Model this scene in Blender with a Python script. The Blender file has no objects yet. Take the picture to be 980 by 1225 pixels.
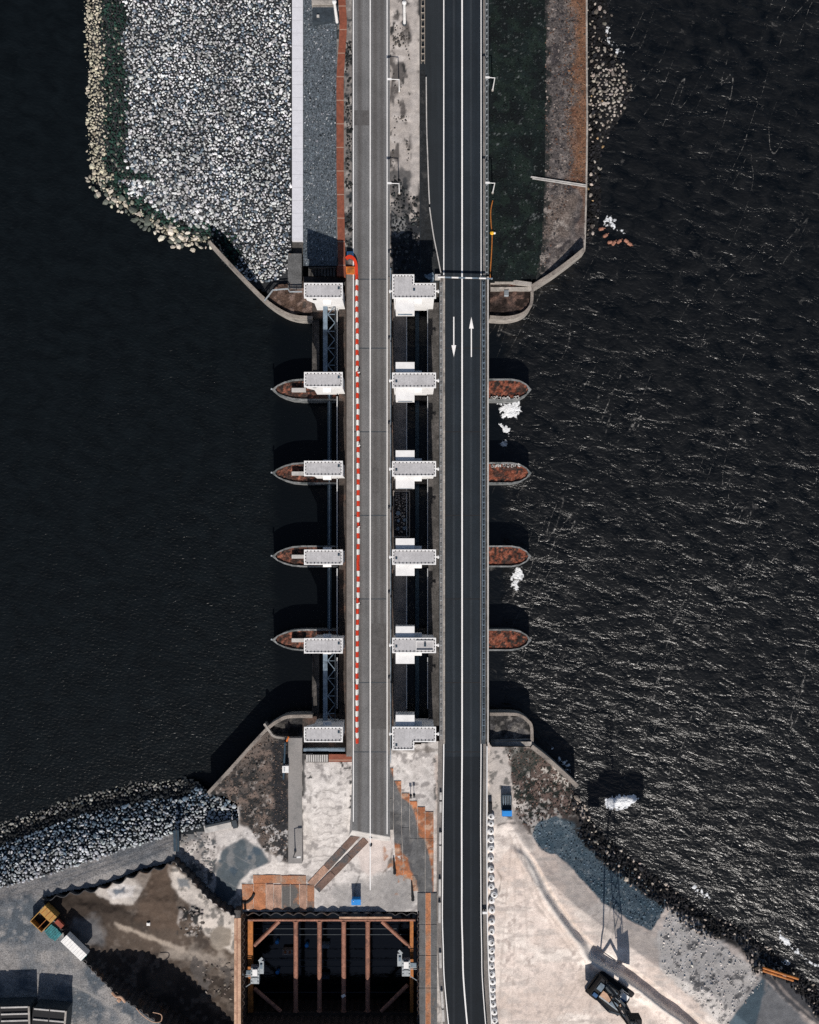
import bpy, bmesh, math, random
import numpy as np
random.seed(7); RNG = np.random.default_rng(7)
scene = bpy.context.scene
COL = scene.collection
PI = math.pi

# ------------------------------------------------------------------ world frame
CAM_Z, DECK_Z, NX, NY, PPM = 247.5, 7.5, 490.0, 655.0, 6.0
def sc(z): return (CAM_Z - z) / (CAM_Z - DECK_Z) / PPM
def W(x, y, z):
    """surveyed picture position (x right, y down) of a point at height z -> metres"""
    s = sc(z); return ((x - NX) * s, (NY - y) * s, z)

# ------------------------------------------------------------------ numpy noise helpers
def vnoise(x, y, seed=0):
    xi = np.floor(x).astype(np.int64); yi = np.floor(y).astype(np.int64)
    xf = x - xi; yf = y - yi
    def h(a, b):
        n = (a * 374761393 + b * 668265263 + seed * 974634777) & 0xFFFFFFFF
        n = ((n ^ (n >> 13)) * 1274126177) & 0xFFFFFFFF
        return ((n ^ (n >> 16)) & 0xFFFF) / 65535.0
    u = xf * xf * (3 - 2 * xf); v = yf * yf * (3 - 2 * yf)
    return (h(xi, yi) * (1 - u) + h(xi + 1, yi) * u) * (1 - v) + (h(xi, yi + 1) * (1 - u) + h(xi + 1, yi + 1) * u) * v
def fbm(x, y, size, octv=4, seed=0):
    r = 0; a = 0.5; t = 0; f = 1.0 / size
    for o in range(octv):
        r = r + a * vnoise(x * f + 17.3 * o, y * f - 9.1 * o, seed + o); t += a; a *= .5; f *= 2.03
    return r / t                                                     # 0..1
def sstep(a, b, x):
    t = np.clip((x - a) / (b - a), 0, 1); return t * t * (3 - 2 * t)
def pdist(x, y, pts, signed=False):
    """distance to a polyline; signed: positive to the left of the direction of travel on the picture (y down)"""
    best = np.full(np.shape(x), 1e9); sg = np.ones(np.shape(x))
    for (ax, ay), (bx, by) in zip(pts[:-1], pts[1:]):
        dx, dy = bx - ax, by - ay; L = dx * dx + dy * dy + 1e-9
        t = np.clip(((x - ax) * dx + (y - ay) * dy) / L, 0, 1)
        d = np.hypot(x - ax - t * dx, y - ay - t * dy)
        m = d < best
        best = np.where(m, d, best)
        if signed: sg = np.where(m, np.sign(dx * (y - ay) - dy * (x - ax)), sg)
    return best * (-sg) if signed else best
def inside(x, y, poly):
    r = np.zeros(np.shape(x), bool); n = len(poly)
    for i in range(n):
        x1, y1 = poly[i]; x2, y2 = poly[(i + 1) % n]
        if y1 == y2: continue
        c = ((y1 > y) != (y2 > y)) & (x < (x2 - x1) * (y - y1) / (y2 - y1) + x1)
        r ^= c
    return r
def sdf(x, y, poly):
    d = pdist(x, y, list(poly) + [poly[0]])
    return np.where(inside(x, y, poly), d, -d)
def smooth_line(pts, n=6):
    q = [tuple(pts[0])]
    for a, c in zip(pts[:-1], pts[1:]):                              # long straights get in-between points
        m = int(math.hypot(c[0] - a[0], c[1] - a[1]) // 60)
        q += [(a[0] + (c[0] - a[0]) * k / (m + 1), a[1] + (c[1] - a[1]) * k / (m + 1)) for k in range(1, m + 1)] + [tuple(c)]
    pts = q; out = []; P = [pts[0]] + list(pts) + [pts[-1]]
    for i in range(1, len(P) - 2):
        p0, p1, p2, p3 = [np.array(p, float) for p in P[i - 1:i + 3]]
        for k in range(n):
            t = k / n
            out.append(tuple(.5 * ((2 * p1) + (-p0 + p2) * t + (2 * p0 - 5 * p1 + 4 * p2 - p3) * t * t + (-p0 + 3 * p1 - 3 * p2 + p3) * t ** 3)))
    out.append(tuple(pts[-1])); return out

# ------------------------------------------------------------------ materials
class NT:
    def __init__(s, name):
        s.m = bpy.data.materials.new(name); s.m.use_nodes = True
        s.t = s.m.node_tree; s.b = s.t.nodes['Principled BSDF']
        s.geo = s.t.nodes.new('ShaderNodeNewGeometry')
    def n(s, typ, **k):
        o = s.t.nodes.new(typ)
        for a, v in k.items():
            if a in o.bl_rna.properties.keys(): setattr(o, a, v)
            else: o.inputs[a].default_value = v
        return o
    def l(s, a, b): s.t.links.new(a, b)
    def mapping(s, rot=0, scale=(1, 1, 1), src=None):
        m = s.n('ShaderNodeMapping'); m.inputs['Rotation'].default_value = (0, 0, rot)
        s.l(src or s.geo.outputs['Position'], m.inputs['Vector'])
        k = s.n('ShaderNodeMapping'); k.inputs['Scale'].default_value = scale; s.l(m.outputs['Vector'], k.inputs['Vector']); return k.outputs['Vector']
    def noise(s, scale, detail=3, vec=None, rough=.55, dist=0):
        o = s.n('ShaderNodeTexNoise'); o.inputs['Scale'].default_value = scale; o.inputs['Detail'].default_value = detail
        o.inputs['Roughness'].default_value = rough; o.inputs['Distortion'].default_value = dist
        s.l(vec or s.geo.outputs['Position'], o.inputs['Vector']); return o.outputs['Fac']
    def ramp(s, fac, stops):
        r = s.n('ShaderNodeValToRGB'); e = r.color_ramp.elements
        while len(e) < len(stops): e.new(.5)
        for i, (p, c) in enumerate(stops):
            e[i].position = p; e[i].color = (c, c, c, 1) if isinstance(c, (int, float)) else (*c, 1)
        s.l(fac, r.inputs['Fac']); return r.outputs['Color']
    def mix(s, fac, a, b, mode='MIX'):
        m = s.n('ShaderNodeMix', data_type='RGBA', blend_type=mode)
        for v, i in ((fac, 0), (a, 6), (b, 7)):
            if hasattr(v, 'is_output'): s.l(v, m.inputs[i])
            elif i == 0: m.inputs[0].default_value = v
            else: m.inputs[i].default_value = (*v, 1) if not isinstance(v, (int, float)) else (v, v, v, 1)
        return m.outputs[2]
    def math(s, op, a, b=0.0):
        m = s.n('ShaderNodeMath', operation=op)
        for v, i in ((a, 0), (b, 1)):
            if hasattr(v, 'is_output'): s.l(v, m.inputs[i])
            else: m.inputs[i].default_value = v
        return m.outputs[0]
    def bump(s, h, dist=.1, strength=1.0):
        b = s.n('ShaderNodeBump'); b.inputs['Distance'].default_value = dist; b.inputs['Strength'].default_value = strength
        s.l(h, b.inputs['Height']); s.l(b.outputs['Normal'], s.b.inputs['Normal'])
    def done(s, color, rough=.85, spec=.3, metal=0):
        if hasattr(color, 'is_output'): s.l(color, s.b.inputs['Base Color'])
        else: s.b.inputs['Base Color'].default_value = (*color, 1)
        s.b.inputs['Roughness'].default_value = rough; s.b.inputs['Specular IOR Level'].default_value = spec
        s.b.inputs['Metallic'].default_value = metal
        return s.m

def surf(name, c, var=.25, scale=1.2, fine=6.0, fvar=.25, rough=.85, bump=.03, stain=None, stain_scale=.15, stain_at=(.52, .68), metal=0, spec=.3):
    """an ordinary weathered surface: patchy + speckled colour, bump and optional stains"""
    t = NT(name)
    a = t.ramp(t.noise(scale, 4), [(.3, 1 - var), (.7, 1 + var * .6)])
    f = t.ramp(t.noise(fine, 2), [(.3, 1 - fvar), (.7, 1 + fvar)])
    col = t.mix(1, c, a, 'MULTIPLY'); col = t.mix(1, col, f, 'MULTIPLY')
    if stain:
        k = t.ramp(t.noise(stain_scale, 5, rough=.65), [(stain_at[0], 0), (stain_at[1], 1)])
        col = t.mix(k, col, t.mix(1, stain, f, 'MULTIPLY'))
    if bump: t.bump(t.noise(fine, 3), bump)
    return t.done(col, rough, spec, metal)

def attr_surf(name, fine=5.0, fvar=.3, rough=.9, bump=.05, coarse=.8, cvar=.2, bscale=None):
    """colour of the ground cover from the mesh (what lies there), broken up by grain"""
    t = NT(name); at = t.n('ShaderNodeVertexColor'); at.layer_name = 'col'
    f = t.ramp(t.noise(fine, 3, rough=.7), [(.3, 1 - fvar), (.7, 1 + fvar)])
    a = t.ramp(t.noise(coarse, 4), [(.3, 1 - cvar), (.7, 1 + cvar)])
    f2 = t.ramp(t.noise(fine * 2.6, 2, rough=.6), [(.3, 1 - fvar * .8), (.7, 1 + fvar * .8)])
    col = t.mix(1, at.outputs['Color'], f, 'MULTIPLY'); col = t.mix(1, col, a, 'MULTIPLY'); col = t.mix(1, col, f2, 'MULTIPLY')
    t.bump(t.noise(bscale or fine, 4, rough=.7), bump)
    return t.done(col, rough, .15)

def striped(name, c, rot, pitch, dark, scale=1.2, rough=.8, line=.08, var=.2):
    """slabs / boards / tiles: a joint every pitch metres"""
    t = NT(name); v = t.mapping(rot, (1 / pitch,) * 3)
    sx = t.n('ShaderNodeSeparateXYZ'); t.l(v, sx.inputs[0])
    fr = t.math('FRACT', sx.outputs[0]); k = t.math('LESS_THAN', fr, line)
    a = t.ramp(t.noise(scale, 4), [(.3, 1 - var), (.7, 1 + var)])
    f = t.ramp(t.noise(8, 2), [(.3, .85), (.7, 1.12)])
    col = t.mix(1, c, a, 'MULTIPLY'); col = t.mix(1, col, f, 'MULTIPLY'); col = t.mix(k, col, dark)
    t.bump(t.noise(6, 3), .02)
    return t.done(col, rough)

def asphalt(name, c, track, edge, tracks_at, y_split=None, dark=None):
    """asphalt: tyre lanes worn darker or lighter lengthwise (polish of the surface itself)"""
    t = NT(name)
    v = t.mapping(0, (1, .02, 1)); lw = t.noise(1.1, 4, v, .6)
    a = t.ramp(lw, [(.32, .8), (.68, 1.16)])
    f = t.ramp(t.noise(9, 2, rough=.7), [(.28, .6), (.72, 1.45)])
    pt = t.ramp(t.noise(.22, 4), [(.35, .9), (.65, 1.1)])
    col = t.mix(1, c, a, 'MULTIPLY')
    sx = t.n('ShaderNodeSeparateXYZ'); t.l(t.geo.outputs['Position'], sx.inputs[0])
    for x0, w in tracks_at:
        d = t.math('ABSOLUTE', t.math('SUBTRACT', sx.outputs[0], x0))
        k = t.ramp(t.math('DIVIDE', d, w), [(.2, .85), (1, 0)])
        col = t.mix(k, col, track)
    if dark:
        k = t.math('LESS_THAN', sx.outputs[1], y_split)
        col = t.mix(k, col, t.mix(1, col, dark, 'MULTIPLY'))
    col = t.mix(1, col, f, 'MULTIPLY'); col = t.mix(1, col, pt, 'MULTIPLY')
    t.bump(t.noise(14, 2), .02)
    return t.done(col, .85, .25)

def water_mat(name, deep, wave, fine, crest_rot, foam=0.0, rough=.12, streak=0.0, ky=3.0, shelter=None, crest=(2., 2., 2.), n1d=5, n2s=1.9, spec=.5):
    """wind water: two sets of wavelets; shelter = (x0, x1, y0, y1) metres where structures keep the wind off"""
    t = NT(name)
    v = t.mapping(crest_rot, (1 / ky, 1, 1))
    n1 = t.noise(.42, n1d, v, .6, .6); n2 = t.noise(n2s, 2, v, .5, .3)
    n3 = t.noise(.05, 4, None, .65)
    h = t.math('ADD', t.math('MULTIPLY', n1, wave), t.math('MULTIPLY', n2, fine))
    h = t.math('MULTIPLY', h, t.math('ADD', t.math('MULTIPLY', n3, 1.3), .35))
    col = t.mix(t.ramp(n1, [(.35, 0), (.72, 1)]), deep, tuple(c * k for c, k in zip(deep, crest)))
    if shelter:
        sx = t.n('ShaderNodeSeparateXYZ'); t.l(t.geo.outputs['Position'], sx.inputs[0])
        wob = t.math('MULTIPLY', t.math('SUBTRACT', t.noise(.35, 4), .5), 4.0)
        def edge(ax, a, soft):
            m = t.n('ShaderNodeMapRange', interpolation_type='SMOOTHSTEP'); t.l(t.math('ADD', sx.outputs[ax], wob), m.inputs[0])
            m.inputs[1].default_value = a - soft; m.inputs[2].default_value = a + soft; return m.outputs[0]
        k = t.math('MULTIPLY', edge(0, shelter[0], 1.6), t.math('SUBTRACT', 1.0, edge(0, shelter[1], 1.6)))
        k = t.math('MULTIPLY', k, t.math('MULTIPLY', edge(1, shelter[2], 2), t.math('SUBTRACT', 1.0, edge(1, shelter[3], 2))))
        h = t.math('MULTIPLY', h, t.math('SUBTRACT', 1.0, t.math('MULTIPLY', k, .75)))
        col = t.mix(k, col, (.0016, .0026, .0036))
    t.bump(h, 1.0)
    if foam:
        c2 = t.noise(.55, 6, v, .72, .8)
        k = t.ramp(c2, [(.60, 0), (.80, 1)])
        patch = t.ramp(t.noise(.09, 4), [(.42, 0), (.62, 1)])
        k = t.math('MULTIPLY', k, t.math('MULTIPLY', patch, foam))
        vs = t.mapping(math.radians(25), (1, .14, 1))
        r = t.math('ABSOLUTE', t.math('SUBTRACT', t.noise(.17, 2, vs, .5, .5), .5))
        ln = t.ramp(r, [(.0, 1), (.005, 0)])
        brk = t.ramp(t.noise(.9, 5, None, .8), [(.50, 0), (.62, 1)])
        brk2 = t.ramp(t.noise(.05, 2, None, .5), [(.48, 0), (.58, 1)])
        ln = t.math('MULTIPLY', t.math('MULTIPLY', ln, brk), t.math('MULTIPLY', brk2, streak))
        k = t.math('MAXIMUM', k, ln)
        col = t.mix(k, col, (.50, .48, .45))
    return t.done(col, rough, spec)

M = {}
def mk():
    M['white'] = surf('white_paint', (.74, .73, .72), .1, .6, 5, .06, .6, .006, stain=(.5, .48, .45), stain_scale=.5, stain_at=(.62, .85))
    M['roof'] = striped('grey_roof_felt', (.43, .42, .425), 0, 1.05, (.34, .335, .335), 1.0, .9, .05, .13)
    M['black'] = surf('black_rubber', (.012, .012, .014), .2, 3, 9, .2, .8, .01)
    M['steel_blue'] = surf('blue_grey_steel', (.16, .21, .26), .35, .9, 6, .2, .6, .01, stain=(.06, .08, .1), stain_scale=.5)
    M['steel_dark'] = surf('dark_steel', (.035, .045, .055), .3, 1, 6, .3, .6, .01)
    M['steel_navy'] = surf('navy_steel', (.02, .045, .07), .3, 1, 6, .3, .6, .01)
    M['galv'] = surf('galvanised_steel', (.33, .36, .38), .25, 1.5, 8, .2, .5, .005)
    M['line'] = surf('road_paint', (.80, .785, .77), .06, 1.5, 9, .08, .7, 0, stain=(.6, .59, .58), stain_scale=.6, stain_at=(.6, .9))
    M['concrete'] = surf('weathered_concrete', (.34, .31, .28), .3, .7, 5, .25, .9, .03, stain=(.13, .12, .11), stain_scale=.4, stain_at=(.5, .7))
    M['concrete_pale'] = surf('pale_concrete', (.46, .44, .42), .15, .6, 6, .15, .9, .02, stain=(.3, .29, .28), stain_scale=.4)
    M['coping'] = surf('brown_grey_coping', (.27, .235, .205), .3, .7, 5, .3, .9, .03, stain=(.12, .105, .095), stain_scale=.35, stain_at=(.48, .64))
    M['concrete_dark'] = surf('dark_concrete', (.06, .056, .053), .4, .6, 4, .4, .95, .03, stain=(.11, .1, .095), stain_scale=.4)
    M['concrete_brown'] = surf('brown_stained_concrete', (.055, .045, .04), .35, .7, 4, .4, .95, .03, stain=(.1, .06, .045), stain_scale=.35)
    M['walk'] = surf('grey_walkway', (.17, .155, .145), .25, .6, 6, .25, .9, .02)
    M['slab'] = striped('white_slab', (.60, .60, .64), PI / 2, 2.6, (.40, .40, .43), line=.03, var=.05)
    M['brick_red'] = striped('red_brick_path', (.20, .062, .036), PI / 2, 4.7, (.32, .2, .15), line=.04, var=.25)
    M['basalt'] = surf('basalt_blocks', (.088, .103, .118), .25, 1.2, 3.2, .75, .8, .12, stain=(.05, .066, .08), stain_scale=.12)
    M['rust'] = surf('rusty_steel', (.27, .11, .05), .4, .7, 4, .3, .8, .02, stain=(.12, .055, .03), stain_scale=.35)
    M['rust_orange'] = surf('orange_steel', (.40, .14, .03), .3, .9, 4, .25, .6, .01, stain=(.2, .07, .02), stain_scale=.6)
    M['rust_brown'] = surf('brown_primer_steel', (.30, .14, .095), .25, .9, 4, .3, .7, .01, stain=(.15, .075, .055), stain_scale=.4)
    M['beam_pale'] = surf('pale_timber_beam', (.50, .32, .22), .25, .6, 5, .2, .85, .02, stain=(.3, .17, .11), stain_scale=.5)
    M['rust_dark'] = surf('dark_rust_piling', (.035, .024, .02), .4, .8, 5, .3, .9, .02)
    M['pile_sheet'] = surf('sheet_pile_steel', (.05, .048, .05), .4, .7, 5, .3, .8, .02, stain=(.1, .06, .04), stain_scale=.3)
    M['plate_grey'] = surf('muddy_steel_plate', (.105, .105, .105), .3, .6, 6, .4, .85, .02, stain=(.2, .13, .09), stain_scale=.22, stain_at=(.6, .7))
    M['plate_rust'] = surf('rusty_road_plate', (.37, .15, .07), .4, .6, 5, .35, .8, .015, stain=(.27, .18, .13), stain_scale=.35, stain_at=(.46, .66))
    M['plate_mixed'] = surf('scuffed_road_plate', (.33, .155, .085), .3, .5, 5, .3, .8, .015, stain=(.1, .095, .09), stain_scale=.2, stain_at=(.47, .56))
    M['plate_dusty'] = surf('dusty_road_plate', (.36, .22, .16), .3, .5, 5, .3, .85, .015, stain=(.15, .11, .09), stain_scale=.3)
    M['red_plastic'] = surf('red_plastic', (.62, .045, .015), .2, 1.4, 5, .1, .45, .004)
    M['white_plastic'] = surf('white_plastic', (.80, .78, .75), .08, 1.5, 6, .06, .45, .004)
    M['orange'] = surf('orange_paint', (.62, .16, .025), .2, 2, 6, .15, .5, .004)
    M['yellow'] = surf('yellow_paint', (.40, .225, .06), .2, 1.5, 6, .15, .5, .004, stain=(.3, .15, .05), stain_scale=.8)
    M['blue'] = surf('blue_paint', (.02, .23, .62), .12, 1.5, 6, .1, .4, .004)
    M['blue_dark'] = surf('deep_blue_paint', (.02, .08, .2), .2, 1.5, 6, .1, .4, .004)
    M['teal'] = surf('teal_tarpaulin', (.03, .17, .19), .4, 1.5, 5, .25, .6, .05)
    M['glass'] = NT('dark_glass').done((.02, .025, .03), .08, .5)
    M['bag'] = surf('white_woven_bag', (.72, .71, .70), .15, 2.5, 8, .12, .8, .03)
    M['dirt_dark'] = surf('dark_filling', (.05, .042, .04), .4, 2, 7, .4, .95, .05)
    M['deck_grey'] = surf('gritty_deck', (.15, .14, .135), .3, .6, 5, .5, .95, .03)
    M['verge_dark'] = surf('dark_verge', (.016, .018, .02), .4, 1.5, 6, .5, .95, .06, stain=(.05, .05, .05), stain_scale=.5)
    M['nose'] = surf('sea_worn_concrete', (.20, .205, .205), .35, .8, 5, .35, .9, .03, stain=(.075, .085, .085), stain_scale=.5, stain_at=(.48, .62))
    M['rubble'] = surf('pale_rubble', (.34, .30, .27), .4, 2, 7, .4, .95, .05)
    M['stone'] = attr_surf('riprap_stone', 4, .22, .85, .06, 1.2, .12)
    M['ground'] = attr_surf('loose_ground', 5, .2, .95, .05, .7, .12)
    M['gravel'] = attr_surf('crushed_gravel', 3.6, .45, .95, .10, .7, .15)
    M['grass'] = attr_surf('rough_grass', 3.4, .45, .95, .12, .5, .3)
    M['herb'] = attr_surf('dry_herbage', 3.0, .5, .95, .22, .9, .3)
    t = NT('sea_foam'); at = t.n('ShaderNodeVertexColor'); at.layer_name = 'col'
    lace = t.math('ABSOLUTE', t.math('SUBTRACT', t.noise(1.0, 5, None, .65, .8), .5)); lace = t.math('MULTIPLY', lace, 3.2)
    e = t.n('ShaderNodeSeparateColor'); t.l(at.outputs['Color'], e.inputs[0])
    al = t.math('SUBTRACT', t.math('MULTIPLY', e.outputs[0], 1.7), lace); al = t.math('ADD', al, t.math('MULTIPLY', t.math('SUBTRACT', t.noise(5, 3), .5), .5))
    t.l(t.ramp(al, [(.0, 0), (.45, 1)]), t.b.inputs['Alpha']); t.bump(t.noise(4, 4), .15)
    M['foam'] = t.done(t.mix(t.noise(1.5, 4), (.60, .63, .66), (.82, .82, .82)), .9, .2)
    sh = (W(327, 0, 0)[0], W(600, 0, 0)[0], W(0, 905, 0)[1], W(0, 372, 0)[1])
    M['lake'] = water_mat('lake_water', (.0024, .0035, .0042), .055, .12, math.radians(12), rough=.30, ky=1.6, spec=.18, n2s=2.2, shelter=sh)
    M['calm'] = water_mat('sheltered_water', (.0018, .0026, .0034), .01, .015, 0, rough=.08, ky=1.6)
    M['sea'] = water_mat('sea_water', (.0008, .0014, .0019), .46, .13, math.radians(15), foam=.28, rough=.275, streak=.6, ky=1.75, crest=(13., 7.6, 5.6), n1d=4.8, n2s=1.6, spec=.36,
                         shelter=(W(480, 0, 0)[0], W(605, 0, 0)[0], W(0, 905, 0)[1], W(0, 345, 0)[1]))
    xo = lambda x: W(x, 0, DECK_Z)[0]
    M['asphalt_old'] = asphalt('old_asphalt', (.136, .135, .136), (.082, .077, .075), None, [(xo(449), .9), (xo(457), .8), (xo(430), .7)])
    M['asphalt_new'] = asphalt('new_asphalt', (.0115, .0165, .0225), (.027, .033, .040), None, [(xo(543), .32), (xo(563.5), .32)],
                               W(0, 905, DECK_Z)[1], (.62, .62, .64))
    M['asphalt_side'] = asphalt('side_asphalt', (.016, .020, .024), (.02, .024, .028), None, [])
mk()

# ------------------------------------------------------------------ mesh builder
class MB:
    def __init__(s): s.v = []; s.f = []; s.mi = []
    def add(s, vs, fs, mi=0):
        o = len(s.v); s.v += [tuple(map(float, p)) for p in vs]; s.f += [tuple(o + i for i in q) for q in fs]; s.mi += [mi] * len(fs); return s
    def box(s, x0, x1, y0, y1, z0, z1, mi=0):
        x0, x1 = sorted((x0, x1)); y0, y1 = sorted((y0, y1))
        return s.add([(x0, y0, z0), (x1, y0, z0), (x1, y1, z0), (x0, y1, z0), (x0, y0, z1), (x1, y0, z1), (x1, y1, z1), (x0, y1, z1)],
                     [(3, 2, 1, 0), (4, 5, 6, 7), (0, 1, 5, 4), (1, 2, 6, 5), (2, 3, 7, 6), (3, 0, 4, 7)], mi)
    def pbox(s, x0, y0, x1, y1, z0, z1, mi=0):
        a = W(x0, y0, z1); b = W(x1, y1, z1); return s.box(a[0], b[0], a[1], b[1], z0, z1, mi)
    def obox(s, c, L, w, h, ang, mi=0, taper=1.0):
        ca, sa = math.cos(ang), math.sin(ang); vs = []
        for k, z in ((1, c[2]), (taper, c[2] + h)):
            for dx, dy in ((-L / 2, -w / 2), (L / 2, -w / 2), (L / 2, w / 2), (-L / 2, w / 2)):
                dx *= k; dy *= k; vs.append((c[0] + dx * ca - dy * sa, c[1] + dx * sa + dy * ca, z))
        return s.add(vs, [(3, 2, 1, 0), (4, 5, 6, 7), (0, 1, 5, 4), (1, 2, 6, 5), (2, 3, 7, 6), (3, 0, 4, 7)], mi)
    def prism(s, pts, z0, z1, mi=0):
        pts = list(pts)
        a = sum(pts[i][0] * pts[(i + 1) % len(pts)][1] - pts[(i + 1) % len(pts)][0] * pts[i][1] for i in range(len(pts)))
        if a < 0: pts = pts[::-1]
        n = len(pts); zt = [p[2] if len(p) > 2 else z1 for p in pts]
        return s.add([(p[0], p[1], z0) for p in pts] + [(p[0], p[1], zt[i]) for i, p in enumerate(pts)],
                     [tuple(range(n))[::-1], tuple(range(n, 2 * n))] + [(i, (i + 1) % n, n + (i + 1) % n, n + i) for i in range(n)], mi)
    def pprism(s, px, z0, z1, mi=0): return s.prism([W(x, y, z1)[:2] for x, y in px], z0, z1, mi)
    def bar(s, p, q, w, h=None, mi=0):
        p = np.array(p, float); q = np.array(q, float); d = q - p; L = np.linalg.norm(d); d /= L; h = h or w
        up = np.array((0, 0, 1.0)) if abs(d[2]) < .95 else np.array((0, 1.0, 0))
        a = np.cross(d, up); a /= np.linalg.norm(a); b = np.cross(a, d)
        vs = [e + a * i * w / 2 + b * j * h / 2 for e in (p, q) for i, j in ((-1, -1), (1, -1), (1, 1), (-1, 1))]
        return s.add(vs, [(0, 1, 2, 3), (7, 6, 5, 4), (0, 4, 5, 1), (1, 5, 6, 2), (2, 6, 7, 3), (3, 7, 4, 0)], mi)
    def tube(s, pts, r, n=8, mi=0):
        P = [np.array(p, float) for p in pts]; R = r if isinstance(r, (list, tuple)) else [r] * len(P); vs = []; fs = []
        for i, p in enumerate(P):
            d = P[min(i + 1, len(P) - 1)] - P[max(i - 1, 0)]; d /= np.linalg.norm(d) + 1e-9
            up = np.array((0, 0, 1.0)) if abs(d[2]) < .9 else np.array((1.0, 0, 0))
            a = np.cross(d, up); a /= np.linalg.norm(a); b = np.cross(a, d)
            vs += [p + R[i] * (a * math.cos(2 * PI * k / n) + b * math.sin(2 * PI * k / n)) for k in range(n)]
        for i in range(len(P) - 1):
            fs += [(i * n + k, (i + 1) * n + k, (i + 1) * n + (k + 1) % n, i * n + (k + 1) % n) for k in range(n)]
        fs += [tuple(range(n)), tuple(range((len(P) - 1) * n, len(P) * n))[::-1]]
        return s.add(vs, fs, mi)
    def lathe(s, c, prof, n=14, mi=0, wob=0, seed=0):
        rr = random.Random(seed); k1, k2 = rr.random() * 6, rr.random() * 6; vs = []; fs = []
        for r, z in prof:
            for k in range(n):
                a = 2 * PI * k / n; q = r * (1 + wob * (math.sin(2 * a + k1) + .6 * math.sin(3 * a + k2)))
                vs.append((c[0] + q * math.cos(a), c[1] + q * math.sin(a), c[2] + z))
        for i in range(len(prof) - 1):
            fs += [(i * n + k, i * n + (k + 1) % n, (i + 1) * n + (k + 1) % n, (i + 1) * n + k) for k in range(n)]
        fs += [tuple(range(n))[::-1], tuple(range((len(prof) - 1) * n, len(prof) * n))]
        return s.add(vs, fs, mi)
    def strip(s, line, w, z0, z1, mi=0):
        """wall or band of width w (metres) along world (x, y[, z]) points"""
        P = [np.array(p[:2], float) for p in line]; Z = [p[2] if len(p) > 2 else z1 for p in line]; vs = []; n = len(P); fs = []
        for i, p in enumerate(P):
            d = P[min(i + 1, n - 1)] - P[max(i - 1, 0)]; d /= np.linalg.norm(d) + 1e-9; q = np.array((-d[1], d[0])) * w / 2
            vs += [(*(p + q), z0), (*(p - q), z0), (*(p - q), Z[i]), (*(p + q), Z[i])]
        for i in range(n - 1):
            a, b = 4 * i, 4 * i + 4
            fs += [(a + 3, a + 2, b + 2, b + 3), (a, b, b + 1, a + 1), (a + 1, b + 1, b + 2, a + 2), (a, a + 3, b + 3, b)]
        fs += [(0, 1, 2, 3), (4 * n - 1, 4 * n - 2, 4 * n - 3, 4 * n - 4)]
        return s.add(vs, fs, mi)
    def pstrip(s, px, w, z0, z1, mi=0): return s.strip([W(x, y, z1) for x, y in px], w, z0, z1, mi)
    def build(s, name, mats, parent=None, origin=None, smooth=False):
        me = bpy.data.meshes.new(name); o3 = np.array(origin if origin is not None else (parent['_o'] if parent and '_o' in parent else (0, 0, 0)), float)
        me.from_pydata([tuple(np.array(p) - o3) for p in s.v], [], s.f)
        for m in (mats if isinstance(mats, (list, tuple)) else [mats]): me.materials.append(M[m] if isinstance(m, str) else m)
        me.polygons.foreach_set('material_index', s.mi)
        if smooth: me.polygons.foreach_set('use_smooth', [True] * len(me.polygons))
        bm = bmesh.new(); bm.from_mesh(me); bmesh.ops.recalc_face_normals(bm, faces=bm.faces); bm.to_mesh(me); bm.free()
        ob = bpy.data.objects.new(name, me); COL.objects.link(ob)
        if parent is not None: ob.parent = parent
        elif origin is not None: ob.location = origin
        return ob

def tag(o, label, cat, group=None, kind=None):
    o['label'] = label; o['category'] = cat
    if group: o['group'] = group
    if kind: o['kind'] = kind
    return o
def thing(name, label, cat, loc=(0, 0, 0), group=None):
    o = bpy.data.objects.new(name, None); COL.objects.link(o); o.location = loc; o['_o'] = tuple(loc)
    o.empty_display_size = .5
    return tag(o, label, cat, group)
def struct(o, label=None):
    o['kind'] = 'structure'
    if label: o['label'] = label
    return o
def copy_tree(o, loc, label=None, parent=None):
    c = o.copy(); COL.objects.link(c)
    if parent is None: c.location = loc
    else: c.parent = parent
    if label: c['label'] = label
    for ch in list(o.children): copy_tree(ch, None, None, c)
    return c

def np_mesh(name, V, F, mat, col=None, parent=None, smooth=False):
    """big meshes straight from arrays; col = per-vertex colour"""
    me = bpy.data.meshes.new(name); nf, k = F.shape
    me.vertices.add(len(V)); me.vertices.foreach_set('co', V.astype(np.float32).ravel())
    me.loops.add(nf * k); me.loops.foreach_set('vertex_index', F.astype(np.int32).ravel())
    me.polygons.add(nf); me.polygons.foreach_set('loop_start', np.arange(0, nf * k, k, dtype=np.int32))
    me.polygons.foreach_set('loop_total', np.full(nf, k, np.int32))
    me.polygons.foreach_set('use_smooth', np.full(nf, smooth, bool))
    me.materials.append(M[mat]); me.update(calc_edges=True)
    if col is not None:
        a = me.color_attributes.new('col', 'FLOAT_COLOR', 'POINT')
        a.data.foreach_set('color', np.concatenate([col, np.ones((len(V), 1))], 1).astype(np.float32).ravel())
    o = bpy.data.objects.new(name, me); COL.objects.link(o)
    if parent: o.parent = parent
    return o

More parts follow.
